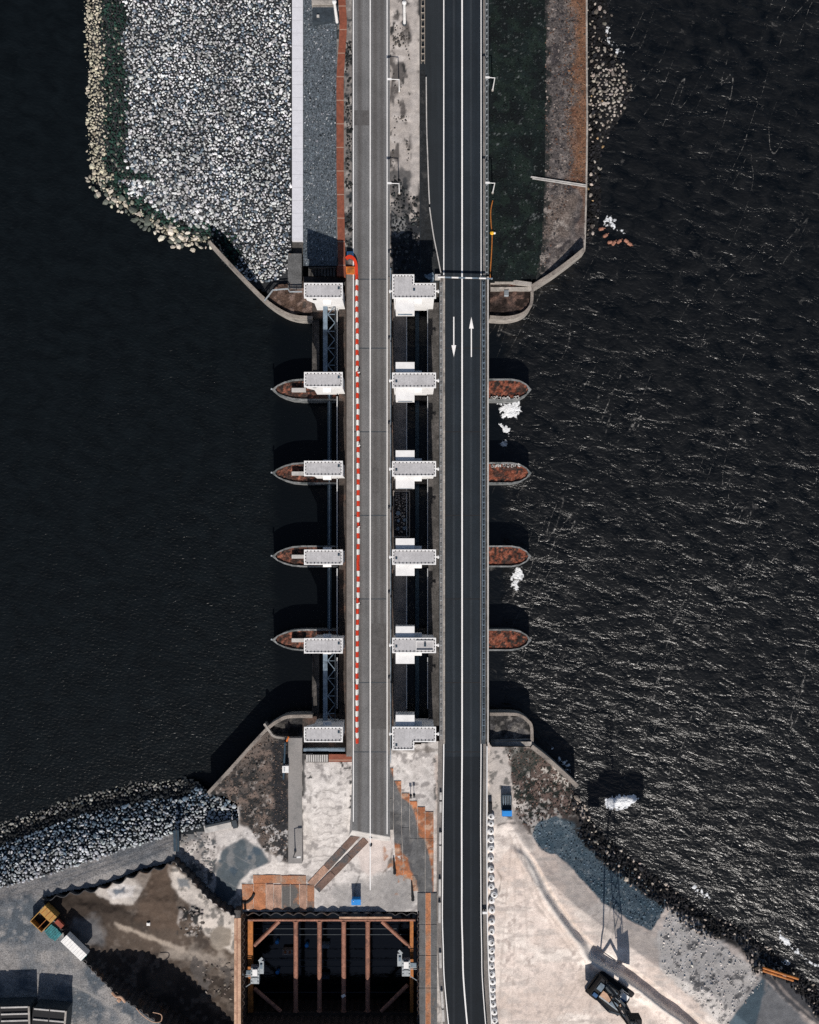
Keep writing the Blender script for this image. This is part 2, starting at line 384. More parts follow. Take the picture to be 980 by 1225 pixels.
def terrain(name, poly, step, zf, cf, mat, smooth=True):
    P = np.array(poly, float); x0, y0 = P.min(0) - step; x1, y1 = P.max(0) + step
    gx, gy = np.meshgrid(np.arange(x0, x1 + step, step), np.arange(y0, y1 + step, step))
    ny, nx = gx.shape; z = zf(gx, gy); s = (CAM_Z - z) / (CAM_Z - DECK_Z) / PPM
    V = np.stack([(gx - NX) * s, (NY - gy) * s, z], -1).reshape(-1, 3)
    i = np.arange(ny * nx).reshape(ny, nx)
    Q = np.stack([i[1:, :-1], i[1:, 1:], i[:-1, 1:], i[:-1, :-1]], -1).reshape(-1, 4)
    cx = (gx[:-1, :-1] + step / 2).ravel(); cy = (gy[:-1, :-1] + step / 2).ravel()
    Q = Q[inside(cx, cy, poly)]
    c = np.clip(cf(gx, gy).reshape(-1, 3), 0, 1)
    used, inv = np.unique(Q, return_inverse=True)
    return np_mesh(name, V[used], inv.reshape(-1, 4), mat, c[used], smooth=smooth)

class Paint:
    """lays patches of ground cover over a base colour"""
    def __init__(s, x, y, base): s.x, s.y = x, y; s.c = np.ones(x.shape + (3,)) * np.array(base)
    def poly(s, poly, col, soft=2., wob=4., size=14, seed=1, amt=1.):
        d = sdf(s.x, s.y, poly) + (fbm(s.x, s.y, size, 4, seed) - .5) * 2 * wob
        k = (sstep(-soft, soft, d) * amt)[..., None]; s.c = s.c * (1 - k) + np.array(col) * k; return s
    def line(s, pts, w, col, soft=1.2, wob=1., amt=1., seed=3):
        d = w / 2 - pdist(s.x, s.y, pts) + (fbm(s.x, s.y, 8, 3, seed) - .5) * 2 * wob
        k = (sstep(-soft, soft, d) * amt)[..., None]; s.c = s.c * (1 - k) + np.array(col) * k; return s
    def noise(s, col, size, lo, hi, seed=5, octv=5, sx=1., sy=1., where=None, amt=1.):
        k = sstep(lo, hi, fbm(s.x * sx, s.y * sy, size, octv, seed)) * amt
        if where is not None: k = k * sstep(-2, 2, sdf(s.x, s.y, where))
        k = k[..., None]; s.c = s.c * (1 - k) + np.array(col) * k; return s

# ------------------------------------------------------------------ stones
def ico(level=1):
    bm = bmesh.new(); bmesh.ops.create_icosphere(bm, subdivisions=level, radius=1)
    V = np.array([v.co[:] for v in bm.verts]); F = np.array([[v.index for v in f.verts] for f in bm.faces]); bm.free(); return V, F
ICV, ICF = ico(1)
def rock_templates(n=14):
    T = []
    for k in range(n):
        r = np.random.default_rng(100 + k); d = np.ones(len(ICV))
        V = ICV.copy()
        for _ in range(7):                                           # cut planes make flat quarry faces
            nn = r.normal(size=3); nn /= np.linalg.norm(nn); h = r.uniform(.5, .85)
            e = V @ nn; V = V - np.outer(np.maximum(e - h, 0), nn)
        V *= r.uniform((.9, .55, .6), (1.4, .95, 1.0), 3); T.append(V)
    return T
ROCKS = rock_templates()
def stones(name, poly, spacing, zf, cf, size=(.4, .75), label=None, cat='stones', keep=None, flat=.75, lift=.1, big=None):
    """a field of quarry stones; spacing in picture units; colour and size vary stone by stone"""
    P = np.array(poly, float); x0, y0 = P.min(0); x1, y1 = P.max(0)
    gx, gy = np.meshgrid(np.arange(x0, x1, spacing), np.arange(y0, y1, spacing * .87))
    gx[1::2] += spacing / 2
    gx = gx + RNG.uniform(-.38, .38, gx.shape) * spacing; gy = gy + RNG.uniform(-.38, .38, gy.shape) * spacing
    x, y = gx.ravel(), gy.ravel(); m = inside(x, y, poly)
    if keep is not None: m &= keep(x, y) > RNG.random(x.shape)
    x, y = x[m], y[m]; z = zf(x, y); n = len(x)
    s = (CAM_Z - z) / (CAM_Z - DECK_Z) / PPM
    C = np.stack([(x - NX) * s, (NY - y) * s, z], -1)
    R = RNG.uniform(size[0], size[1], n) * np.clip(np.exp(RNG.normal(0, .22, n)), .6, 1.8)
    if big is not None: R = R * big(x, y)
    if callable(cf): col = cf(x, y)
    a = RNG.uniform(0, 2 * PI, n); tl = RNG.normal(0, .35, n); ta = RNG.uniform(0, 2 * PI, n)
    V = np.stack([ROCKS[i] for i in RNG.integers(0, len(ROCKS), n)])    # n,42,3
    V = V * R[:, None, None]; V[..., 2] *= flat
    ct, st = np.cos(tl)[:, None], np.sin(tl)[:, None]
    X, Y, Z = V[..., 0], V[..., 1], V[..., 2]; Y, Z = Y * ct - Z * st, Y * st + Z * ct
    ca, sa = np.cos(a)[:, None], np.sin(a)[:, None]; X, Y = X * ca - Y * sa, X * sa + Y * ca
    V = np.stack([X, Y, Z], -1) + C[:, None, :]; V[..., 2] += (R * lift + RNG.uniform(-.12, .12, n) * R)[:, None]
    k = len(ICV); F = (ICF[None] + (np.arange(n) * k)[:, None, None]).reshape(-1, 3)
    cc = np.repeat(np.clip(col, 0.004, 1), k, 0)
    o = np_mesh(name, V.reshape(-1, 3), F, 'stone', cc)
    if label: tag(o, label, cat, None, 'stuff')
    return o
def tone(n, base, spread, rng=RNG, tint=.018):
    v = np.clip(rng.normal(1, spread, n), .15, 2)[:, None]; return np.array(base) * v * (1 + rng.normal(0, tint, (n, 3)))

# ================================================================== WATER
def flat(name, x0, x1, y0, y1, z, mat):
    b = MB(); b.add([(x0, y0, z), (x1, y0, z), (x1, y1, z), (x0, y1, z)], [(0, 1, 2, 3)]); return b.build(name, mat)
def sheet(name, px, z, mat):
    b = MB(); b.add([W(x, y, z) for x, y in px], [tuple(range(len(px)))]); return b.build(name, mat)
struct(sheet('lake_water', [(-18000, -18000), (480, -18000), (480, 905), (340, 905), (330, 900), (300, 945), (250, 968), (150, 980), (60, 1000), (0, 1022), (-260, 1115), (-2000, 1700), (-18000, 7000)], 0, 'lake'), 'dark calm lake water')
struct(sheet('sea_water', [(480, -18000), (18000, -18000), (18000, 18000), (9000, 9000), (1160, 1410), (1000, 1240), (900, 1165), (800, 1100), (700, 1010), (650, 960), (620, 905), (480, 905)], 0, 'sea'), 'dark choppy sea water with foam streaks')
struct(flat('sea_bed', -3000, 3000, -3000, 3000, -14, 'dirt_dark'))
struct(flat('far_ground', W(-900, 0, 4)[0], W(1150, 0, 4)[0], W(0, 9000, 4)[1], W(0, 1372, 4)[1], 4, 'plate_grey'))

# ================================================================== LAND, upper left dam
OUT_L = [(92, -260), (93, 60), (96, 205), (104, 224), (130, 248), (176, 276), (216, 300), (252, 302)]
def z_revet(x, y):
    d = pdist(x, y, OUT_L); return np.minimum(-.7 + d * .055 + (fbm(x, y, 40, 3, 3) - .5) * .5, 4.1 - .004 * np.maximum(345 - x, 0))
REV = [(88, -260), (90, 212), (128, 254), (216, 306), (250, 298), (300, 342), (322, 352), (345, 345), (350, 303), (350, -260)]
o = terrain('dam_foreshore', REV, 3, lambda x, y: z_revet(x, y) - .25, lambda x, y: Paint(x, y, (.03, .032, .035)).c, 'gravel'); struct(o)
def rev_col(x, y):
    n = len(x); d = pdist(x, y, OUT_L) + (fbm(x, y, 22, 4, 8) - .5) * 13 + RNG.normal(0, 2.4, n)
    w = np.where(y > 215, .55, 1.0)
    g = tone(n, (.465, .468, .468), .34); g *= (1 + (fbm(x, y, 45, 4, 4)[:, None] - .5) * .9)
    blue = (RNG.random(n) < .26)[:, None]; g = np.where(blue, g * np.array((.22, .27, .33)), g)
    cream = tone(n, (.40, .365, .285), .3); green = tone(n, (.014, .034, .026), .6)
    dark = tone(n, (.10, .10, .09), .4)
    green = np.where((RNG.random(n) < .10)[:, None], tone(n, (.24, .24, .20), .3), green)
    c = np.where((d < 30 * w)[:, None], cream, np.where((d < 56 * w)[:, None], green, g))
    c = np.where((d < 6)[:, None], np.where((RNG.random(n) < .35)[:, None], dark, cream), c)
    return c
STN = [(93, -240), (97, 206), (132, 248), (180, 278), (218, 301), (250, 301), (262, 303), (300, 338), (330, 338), (345, 320), (348, 290), (348, -240)]
stones('riprap', [p if p[1] > 0 else (p[0], -120) for p in STN], 3.25, z_revet, rev_col, (.20, .37), 'pale grey quarry stones piled on the upper left dam slope', 'stones', lift=.1, big=lambda x, y: 1 + .3 * sstep(150, 260, y) * sstep(290, 190, x))
stones('edge_boulders', [(97, 203), (118, 218), (150, 240), (200, 268), (254, 286), (252, 301), (217, 301), (176, 277), (131, 249), (104, 225)], 5.6, lambda x, y: np.maximum(z_revet(x, y), -.1) + .3,
       lambda x, y: tone(len(x), np.where((RNG.random(len(x)) < .45)[:, None], (.09, .10, .085), (.46, .42, .35)), .25), (.42, .72), 'large cream boulders along the curved water edge of the upper left dam', 'stones', keep=lambda x, y: x * 0 + .85)
b = MB(); b.pbox(349.5, -260, 362.5, 288, 1, 4.25); o = b.build('dam_path', 'slab'); struct(o, 'pale concrete slab path along the dam')
b = MB(); b.pbox(349.7, 288.3, 362.4, 303, 1, 3.2); struct(b.build('dam_step', 'concrete_dark'))
b = MB(); b.pbox(344.5, 303.3, 361, 346, 1, 4.6); struct(b.build('dam_landing', M['plate_grey']))
b = MB()
b.add([W(362.8, -260, 4.2), W(362.8, 318, 4.2), W(403.5, 318, 7.2), W(403.5, -260, 7.2)], [(0, 1, 2, 3)])
o = b.build('dam_revetment', 'basalt'); struct(o, 'blue grey stone block slope')
# stone setts that give the slope its grain
stones('revetment_setts', [(364, -60), (402, -60), (402, 317), (364, 317)], 2.3, lambda x, y: 4.2 + (x - 362.8) / 40.7 * 3.0 - .02,
       lambda x, y: np.where((RNG.random(len(x)) < .15)[:, None], tone(len(x), (.30, .31, .32), .3), tone(len(x), (.078, .094, .11), .5)), (.13, .22),
       'small blue grey setts covering the slope beside the white path', 'stones', flat=.5, lift=0)
# verge between stone slope and old road
def verge_col(x, y):
    p = Paint(x, y, (.17, .155, .145)); p.noise((.03, .034, .036), 9, .46, .56, 21); p.noise((.3, .28, .26), 6, .6, .7, 22); return p.c
struct(terrain('dam_verge', [(403, -260), (422, -260), (422, 330), (403, 330)], 2, lambda x, y: 7.28 + (fbm(x, y, 8, 3, 2) - .5) * .14, verge_col, 'ground'))
b = MB(); pts = [(409, -260), (409, -5), (410.6, 25), (409.8, 50), (408.2, 72), (407, 95), (407, 130), (407, 200), (407.8, 260), (409, 318)]
b.pstrip(smooth_line(pts, 5), 1.45, 6, 7.42); struct(b.build('brick_path', 'brick_red'), 'rust red brick path beside the old road')
b = MB(); b.pbox(403, 318, 424, 330, 5.5, 7.36); struct(b.build('brick_landing', 'brick_red'))

# ================================================================== ROADS
OLD_Y = (-260, 1001)
def road_lines(parent, name, x, y0, y1, z, w=.17, pts=None):
    b = MB(); pts = pts or [(x, y0), (x, y1)]
    b.strip([W(px, py, z) for px, py in pts], w, z - .003, z); return b.build(name, 'line', parent)
b = MB(); b.add([W(421.2, OLD_Y[0], 7.5), W(421.2, OLD_Y[1] - 8, 7.5), W(466.6, OLD_Y[1], 7.5), W(466.6, OLD_Y[0], 7.5)], [(0, 1, 2, 3)])
old = b.build('old_road', 'asphalt_old'); struct(old, 'worn grey two lane road')
road_lines(old, 'edge_line', 422.8, -260, 983, 7.51); road_lines(old, 'centre_line', 443, -260, 1065, 7.511, .19); road_lines(old, 'edge_line', 463.2, -260, 998, 7.51)
L = smooth_line([(531, -260), (531, -180), (531, 740), (531, 820), (531, 900), (530, 980), (529.3, 1100), (531.5, 1170), (536.6, 1225), (546, 1300), (556, 1350)], 6)
C = smooth_line([(552.9, -260), (552.9, -180), (552.9, 740), (552.9, 820), (552.9, 900), (552.4, 980), (552.6, 1100), (554.5, 1170), (559, 1225), (568, 1300), (578, 1350)], 6)
R = smooth_line([(575.6, -260), (575.6, -180), (575.6, 740), (575.6, 820), (575.6, 900), (575, 980), (575.6, 1100), (577, 1170), (581, 1225), (589, 1300), (598, 1350)], 6)
b = MB(); n = len(L)
b.add([W(x - 1.5, y, 7.5) for x, y in L] + [W(x + 2.5, y, 7.5) for x, y in R], [(i + 1, i, n + i, n + i + 1) for i in range(n - 1)])
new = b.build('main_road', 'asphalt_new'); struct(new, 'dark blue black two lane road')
for nm, ln, w in (('edge_line', L, .2), ('centre_line', C, .28), ('edge_line', R, .16)): road_lines(new, nm, 0, 0, 0, 7.512, w, ln)
M['asphalt_patch'] = surf('asphalt_repair', (.088, .084, .083), .2, .8, 9, .35, .9, .01)
for x0, y0, x1, y1 in ((444.2, 746, 462.3, 872), (424, 132, 441.8, 150), (446, 560, 453, 590)):
    b = MB(); b.add([W(x0, y0, 7.5045), W(x0, y1, 7.5045), W(x1, y1, 7.5045), W(x1, y0, 7.5045)], [(0, 1, 2, 3)]); b.build('asphalt_patch', 'asphalt_patch', old)
for rd, xa, xb in ((old, 421.4, 466.2), (new, 532.6, 574.4)):
    for yj in (333.5, 416, 516, 616, 716, 816, 899):
        b = MB(); b.add([W(xa, yj, 7.508), W(xa, yj + 1.1, 7.508), W(xb, yj + 1.1, 7.508), W(xb, yj, 7.508)], [(0, 1, 2, 3)]); b.build('expansion_joint', 'steel_dark' if rd is old else 'black', rd)
for cx, y0, y1, up in ((543, 379, 427, False), (564, 379, 427, True)):
    b = MB(); z = 7.515
    hy0, hy1 = (y0, y0 + 14) if up else (y1, y1 - 14); s0, s1 = hy1, (y1 if up else y0)
    q = lambda x, y: W(x, y, z)
    b.add([q(cx - .65, s0), q(cx - .65, s1), q(cx + .65, s1), q(cx + .65, s0)], [(0, 1, 2, 3)])
    b.add([q(cx, hy0), q(cx - 2.7, hy1), q(cx + 2.7, hy1)], [(0, 1, 2)]); b.build('arrow_marking', 'line', new)
# sandy median and dark side strips of the upper part
def med_col(x, y):
    p = Paint(x, y, (.36, .325, .30)); p.noise((.10, .09, .085), 11, .55, .66, 31, sy=.5); p.noise((.47, .43, .40), 14, .55, .7, 32)
    p.noise((.035, .034, .034), 7, .62, .70, 33, sy=.5)
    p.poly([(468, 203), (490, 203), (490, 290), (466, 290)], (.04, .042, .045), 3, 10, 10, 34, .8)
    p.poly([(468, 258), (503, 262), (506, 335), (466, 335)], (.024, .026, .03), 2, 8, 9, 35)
    p.line([(496, 0), (496, 230)], 8, (.40, .365, .34), 2, 2, .8); p.poly([(470, 262), (486, 262), (486, 283), (470, 283)], (.2, .2, .2), 2, 6, 6, 36, .8)
    return p.c
struct(terrain('median_ground', [(466.3, -260), (503, -260), (503, 336), (466.3, 336)], 1.5, lambda x, y: 7.3 + (fbm(x, y, 10, 4, 6) - .5) * .35, med_col, 'ground'), 'sandy strip between the two roads')
b = MB(); b.add([W(502, -260, 7.44), W(502, 338, 7.44), W(530.2, 338, 7.44), W(530.2, -260, 7.44)], [(0, 1, 2, 3)]); struct(b.build('road_shoulder', 'asphalt_side'))
b = MB(); b.pprism([(502.5, 84), (509, 84), (511, 150), (512.5, 240), (519, 285), (526, 325), (503.5, 325)], 7.3, 7.47); struct(b.build('shoulder_verge', M['verge_dark']))

# right: grass slope, stony herb slope
OUT_R = [(701, -260), (701.5, 120), (700.5, 240), (699, 299)]
def z_right(x, y): return np.interp(x, [576, 590, 652, 701, 720], [7.42, 7.3, 4.6, 2.6, 2.4]) + (fbm(x, y, 14, 4, 9) - .5) * .3
def grass_col(x, y):
    p = Paint(x, y, (.0068, .0115, .0115)); p.noise((.010, .017, .014), 9, .45, .6, 41); p.noise((.005, .007, .008), 14, .5, .62, 42)
    p.noise((.10, .11, .11), 4, .74, .8, 43); return p.c
SLG = [(580, -260), (653, -260), (654, 180), (651, 260), (648, 334), (588, 338), (580, 338)]
struct(terrain('grass_slope', SLG, 1.5, z_right, grass_col, 'grass'), 'very dark green grass slope beside the main road')
b = MB(); b.add([W(577.6, -260, 7.45), W(577.6, 336, 7.45), W(580.6, 336, 7.44), W(580.6, -260, 7.44)], [(0, 1, 2, 3)]); struct(b.build('road_edge_strip', 'walk'))
def herb_col(x, y):
    p = Paint(x, y, (.085, .075, .073)); p.noise((.15, .13, .122), 6, .5, .62, 51); p.noise((.045, .04, .042), 8, .55, .66, 52)
    ln = 701 - x + (fbm(x, y, 22, 5, 53) - .5) * 34
    k = sstep(24, 8, ln) * sstep(225, 200, y) * .9; k = np.maximum(k, sstep(11, 6, ln) * sstep(300, 225, y) * .6)
    p.c = p.c * (1 - k[..., None]) + np.array((.17, .088, .052)) * k[..., None]
    p.noise((.11, .055, .035), 9, .56, .66, 54, where=[(682, -260), (701, -260), (701, 225), (682, 225)])
    p.poly([(640, 235), (685, 235), (665, 300), (640, 300)], (.16, .125, .105), 8, 20, 20, 55, .6)
    p.poly([(640, -260), (656, -260), (657, 180), (654, 260), (650, 340), (636, 340)], (.012, .016, .016), 2, 9, 9, 58, .85)
    p.noise((.24, .21, .19), 7, .58, .68, 56, where=[(650, 235), (690, 250), (680, 310), (640, 335)]); return p.c
struct(terrain('herb_slope', [(652, -260), (701.5, -260), (701.5, 230), (699, 300), (640, 340), (648, 300), (651, 240), (653, 120)], 1.5,
               lambda x, y: z_right(x, y) + .02, herb_col, 'herb'), 'stony slope with rust brown herbage')
b = MB(); b.strip([W(x, y, 2.75) for x, y in [(702, -260), (702, 60), (702.6, 150), (701.5, 230), (699.5, 298)]], .35, -1, 2.75)
tag(b.build('quay_wall', 'concrete'), 'thin straight concrete kerb wall at the foot of the rust brown slope', 'wall')
# low stone toe outside it
TOE = [(702, -260), (735, -260), (728, 5), (733, 22), (724, 45), (738, 62), (752, 88), (758, 108), (748, 138), (732, 158), (722, 178), (719, 206), (722, 240), (718, 268), (710, 290), (700, 297), (702, 200)]
def z_toe(x, y): return np.clip(-.15 + sdf(x, y, TOE) * .11, -.4, 1.3)
struct(terrain('shore_toe', [(703, -260), (733, -260), (735, 0), (744, 20), (758, 60), (766, 105), (755, 145), (730, 172), (722, 235), (716, 300), (699, 302), (703, 200)], 2, lambda x, y: z_toe(x, y) - .12,
               lambda x, y: Paint(x, y, (.010, .010, .011)).c, 'gravel'))
def toe_col(x, y):
    n = len(x); c = tone(n, (.012, .012, .014), .5)
    k = np.exp(-((x - 733) / 24) ** 2 - ((y - 108) / 42) ** 2) * .85 + .17
    pale = (RNG.random(n) < k)[:, None]; c = np.where(pale, tone(n, (.25, .222, .195), .45), c)
    return np.where(((RNG.random(n) < .025) & (y > 110))[:, None], tone(n, (.34, .23, .12), .2), c)
stones('shore_rocks', TOE, 4.0, z_toe, toe_col, (.26, .44), 'wet black and pale rocks outside the quay wall, upper right', 'stones', keep=lambda x, y: .55 + .45 * (z_toe(x, y) > .2))
b = MB(); b.bar(W(635, 211.5, 5.6), W(701, 221.5, 2.95), .22, .3); b.bar(W(637, 213.6, 5.5), W(701, 223.4, 2.93), .16, .3)
b.bar(W(636, 212.6, 5.42), W(701, 222.5, 2.78), .3, .1, 1)
tag(b.build('drain_gutter', ['concrete_pale', 'concrete_dark']), 'pale narrow drain gutter running across the stony herb slope', 'gutter')

# ================================================================== ABUTMENTS (quay walls and what they hold)
def quay(label, line, z, w=.6, extra=(), soil=None, soil_col=None, soil_z=None, name='abutment_wall'):
    c = W(*line[len(line) // 2], 0); t = thing(name, label, 'wall', (c[0], c[1], 0))
    b = MB(); b.pstrip(smooth_line(line, 4), w, -8, z); b.build('wall_body', 'concrete', t)
    b = MB(); b.pstrip(smooth_line(line, 4), w + .06, z + .003, z + .22); b.build('coping', 'coping', t)
    for ln, ww, zz in extra:
        b = MB(); b.pstrip(ln, ww, zz - 3, zz); b.build('cross_wall', 'concrete', t)
    return t
quay('pale quay wall curving round the foot of the upper left stone slope', [(250, 289), (275, 316), (300, 342), (320, 361), (340, 374), (356, 379), (374, 380)], 5.0)
quay('quay wall slanting out from the right end of the upper bridge abutment', [(636, 343), (660, 328), (682, 312), (699, 298)], 5.4, .7)
quay('round cornered quay wall of the upper right bridge abutment', [(586, 379), (605, 380), (620, 377.5), (630, 372), (636, 362), (636.6, 343)], 5.2, .55,
     [([(587, 336.5), (610, 336.5), (636, 340)], .8, 6.2), ([(587, 345.5), (636, 345.5)], .7, 5.5)])
quay('quay wall slanting down from the lower right bridge abutment towards the rocks', [(636, 893), (655, 908), (675, 926), (691, 941)], 5.8, .8)
quay('round cornered quay wall of the lower right bridge abutment', [(586, 854.5), (610, 854.5), (622, 856), (631, 862), (636, 870), (636.5, 893)], 5.2, .55,
     [([(587, 890), (636, 890)], .9, 5.7), ([(587, 886), (636, 884.5)], .3, 5.0)])
quay('pale quay wall sweeping along the lower left bank up to the bridge', [(249, 949), (275, 921), (300, 893), (321, 871), (334, 862), (346, 857.5), (374, 857)], 5.6, .6,
     [([(316, 866), (326, 880), (330, 882), (345, 884)], .45, 5.9)])
def abut_soil(name, poly, z, base, acc, seed):
    def cf(x, y):
        p = Paint(x, y, base); p.noise(acc, 7, .5, .62, seed); p.noise(tuple(c * .4 for c in base), 9, .52, .64, seed + 1); return p.c
    struct(terrain(name, poly, 1.5, lambda x, y: z + (fbm(x, y, 7, 4, seed) - .5) * .7, cf, 'herb'))
abut_soil('abutment_soil', [(586, 346), (636, 346), (635, 364), (628, 373), (618, 377), (586, 378)], 4.6, (.045, .032, .028), (.12, .075, .06), 60)
abut_soil('abutment_gravel', [(586, 336), (636, 339), (636, 346), (586, 346)], 5.2, (.13, .11, .10), (.08, .03, .02), 64)
abut_soil('abutment_soil', [(586, 856), (621, 857), (631, 864), (635.5, 872), (636, 889), (586, 889)], 4.5, (.075, .073, .075), (.14, .13, .12), 66)
abut_soil('abutment_soil', [(318, 355), (334, 340), (346, 340), (364, 345), (374, 345), (374, 378), (345, 375)], 4.4, (.085, .055, .042), (.17, .12, .10), 68)
abut_soil('abutment_soil', [(320, 872), (333, 863.5), (346, 859), (374, 859), (374, 885), (345, 884), (328, 881)], 4.3, (.035, .034, .035), (.07, .065, .06), 70)
b = MB(); b.pbox(345, 883, 361.5, 1033, 2, 6.55); struct(b.build('service_path', surf('service_path_concrete', (.25, .235, .225), .15, .4, 6, .15, .9, .02, stain=(.17, .165, .16), stain_scale=.2)), 'grey concrete service path')

# ================================================================== BRIDGES
def bridge_old():
    t = thing('road_bridge', 'grey older road bridge with the red and white barrier line', 'bridge', W(440, 610, 0)[:2] + (0,))
    b = MB(); b.pbox(414.6, 331, 467, 903, 5.6, 7.488); b.build('deck', 'concrete', t)
    b = MB(); b.pbox(414.4, 328, 421, 905, 7.49, 7.66); b.build('walkway', 'walk', t)
    b = MB(); b.pbox(464.2, 331, 466.2, 903, 7.505, 7.62); b.build('kerb', 'walk', t)
    b = MB(); b.pbox(413.8, 331, 414.5, 903, 5.6, 8.2); b.build('parapet', 'rust_dark', t)
    b = MB(); b.pbox(405.6, 360, 413.7, 870, 4.6, 5.5); b.build('service_deck', 'concrete_brown', t)
    for y in (466, 566, 665.5, 765.7):
        b = MB(); b.pbox(405.5, y - 8, 465, y + 8, .2, 4.58); b.build('pier_head', 'concrete_dark', t)
bridge_old()
def bridge_new():
    t = thing('road_bridge', 'dark main road bridge with white direction arrows on it', 'bridge', W(556, 610, 0)[:2] + (0,))
    b = MB(); b.pbox(526.2, 331, 584.8, 890, 5.4, 7.488); b.build('deck', 'concrete', t)
    b = MB(); b.pbox(526, 330, 530.4, 890, 7.49, 7.64, ); b.build('kerb', 'walk', t)
    b = MB(); b.pbox(530.4, 330, 532.4, 890, 7.505, 7.70); b.build('kerb', 'concrete', t)
    b = MB(); b.pbox(574.6, 330, 575.6, 890, 7.516, 7.68); b.build('kerb', 'walk', t); b = MB(); b.pbox(575.7, 330, 580.6, 890, 7.505, 7.66); b.build('kerb', 'steel_dark', t)
    b = MB(); b.pbox(580.7, 331, 583.0, 890, 7.49, 7.58); b.build('footpath', 'concrete_dark', t)
    b = MB(); b.pbox(583.1, 331, 584.7, 890, 5.4, 8.0); b.build('parapet', 'concrete_pale', t)
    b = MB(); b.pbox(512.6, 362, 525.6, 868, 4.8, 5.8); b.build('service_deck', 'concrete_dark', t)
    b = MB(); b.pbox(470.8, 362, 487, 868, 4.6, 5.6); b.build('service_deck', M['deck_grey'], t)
    b = MB(); b.pbox(497, 365, 501.5, 866, 2.0, 2.9); b.build('girder', 'steel_navy', t)
    b = MB(); b.pbox(469, 362, 470.4, 868, 4.6, 6.3); b.build('girder', 'concrete_brown', t)
bridge_new()

# ------------------------------------------------------------------ piers
def pier_outline(cy, z, inset=0.):
    k = inset; L = [(325 + 2.2 * k, cy), (333, cy - 5.6 + k * .8), (345, cy - 10.6 + k), (358, cy - 12.9 + k), (372, cy - 13.2 + k)]
    Rr = [(586, cy - 13.0 + k), (612, cy - 13.0 + k), (622, cy - 11 + k), (630, cy - 6.3 + k * .8), (635.8 - 1.8 * k, cy)]
    top = L + [(372, cy - 9 + k * 0), (586, cy - 9)] + Rr
    return top
PIERS = [466, 566, 665.6, 765.7]
PL = ['concrete bridge pier topmost of four, white foam at its right hand nose', 'concrete bridge pier second from the top, pale stones on its right hand nose',
      'concrete bridge pier third from the top, foam tail below its right hand nose', 'concrete bridge pier lowest of the four with red brown top']
def nose(side, cy, inset):
    k = inset
    if side < 0: h = [(325 + 2.2 * k, cy), (332, cy - 5.4 + k * .8), (340, cy - 9.2 + k), (350, cy - 12 + k), (362, cy - 13 + k), (404, cy - 13 + k)]
    else: h = [(636 - 2 * k, cy), (630, cy - 6.6 + k * .8), (622, cy - 11.2 + k), (612, cy - 13 + k), (580, cy - 13 + k)]
    return h + [(x, 2 * cy - y) for x, y in h[::-1] if y != cy]
for i, cy in enumerate(PIERS):
    t = thing('bridge_pier', PL[i], 'pier', W(480, cy, 0)[:2] + (0,), 'piers of the sluice bridge')
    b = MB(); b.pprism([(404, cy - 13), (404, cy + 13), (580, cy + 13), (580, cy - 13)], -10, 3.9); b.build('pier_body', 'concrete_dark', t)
    for s in (-1, 1):
        o = nose(s, cy, 0); i_ = nose(s, cy, 1.9)
        b = MB(); n = len(o)
        vo = [W(x, y, 4.55) for x, y in o]; vi = [W(x, y, 4.55) for x, y in i_]
        b.add([(v[0], v[1], -10) for v in vo] + vo + vi + [(v[0], v[1], 4.0) for v in vi],
              [(k, (k + 1) % n, n + (k + 1) % n, n + k) for k in range(n)] + [(n + k, n + (k + 1) % n, 2 * n + (k + 1) % n, 2 * n + k) for k in range(n)] +
              [(2 * n + k, 2 * n + (k + 1) % n, 3 * n + (k + 1) % n, 3 * n + k) for k in range(n)])
        b.build('nose_wall', 'nose', t)
        i2 = nose(s, cy, 1.8)
        sd = 80 + i * 3 + s
        def cf(x, y, sd=sd, s=s):
            base = (.19, .060, .036) if s > 0 else (.105, .05, .036)
            p = Paint(x, y, base); p.noise((.26, .10, .065), 2.2, .52, .64, sd); p.noise((.03, .024, .022), 2.6, .50, .60, sd + 7); p.noise((.03, .024, .022), 8, .56 if s > 0 else .5, .64, sd + 9, amt=.8); return p.c
        o_ = terrain('pier_paving', i2, 1.2, lambda x, y, sd=sd: 4.2 + (fbm(x, y, 4, 3, sd) - .5) * .4, cf, 'herb')
        o_.parent = t; o_.location = (-t.location[0], -t.location[1], 0)
    b = MB(); b.pbox(349, cy - 1.9, 366, cy + 2.6, 4.3, 5.3); b.build('access_plank', 'concrete_pale', t)
    b = MB(); b.bar(W(325, cy - .6, 5.4), W(325, cy - .6, 4.5), .3); b.build('nose_light', 'galv', t)
    if i in (0, 1):
        rr = random.Random(i); b = MB()
        for k in range(26):
            x = 588 + rr.random() * 34; y = cy + (9.5 if i == 0 else -9) + rr.uniform(-1.4, 1.4)
            p = W(x, y, 4.5); b.obox((p[0], p[1], 4.25), rr.uniform(.2, .5), rr.uniform(.2, .4), .35, rr.random() * 3)
        b.build('loose_stones', 'concrete_pale', t)['kind'] = 'stuff'

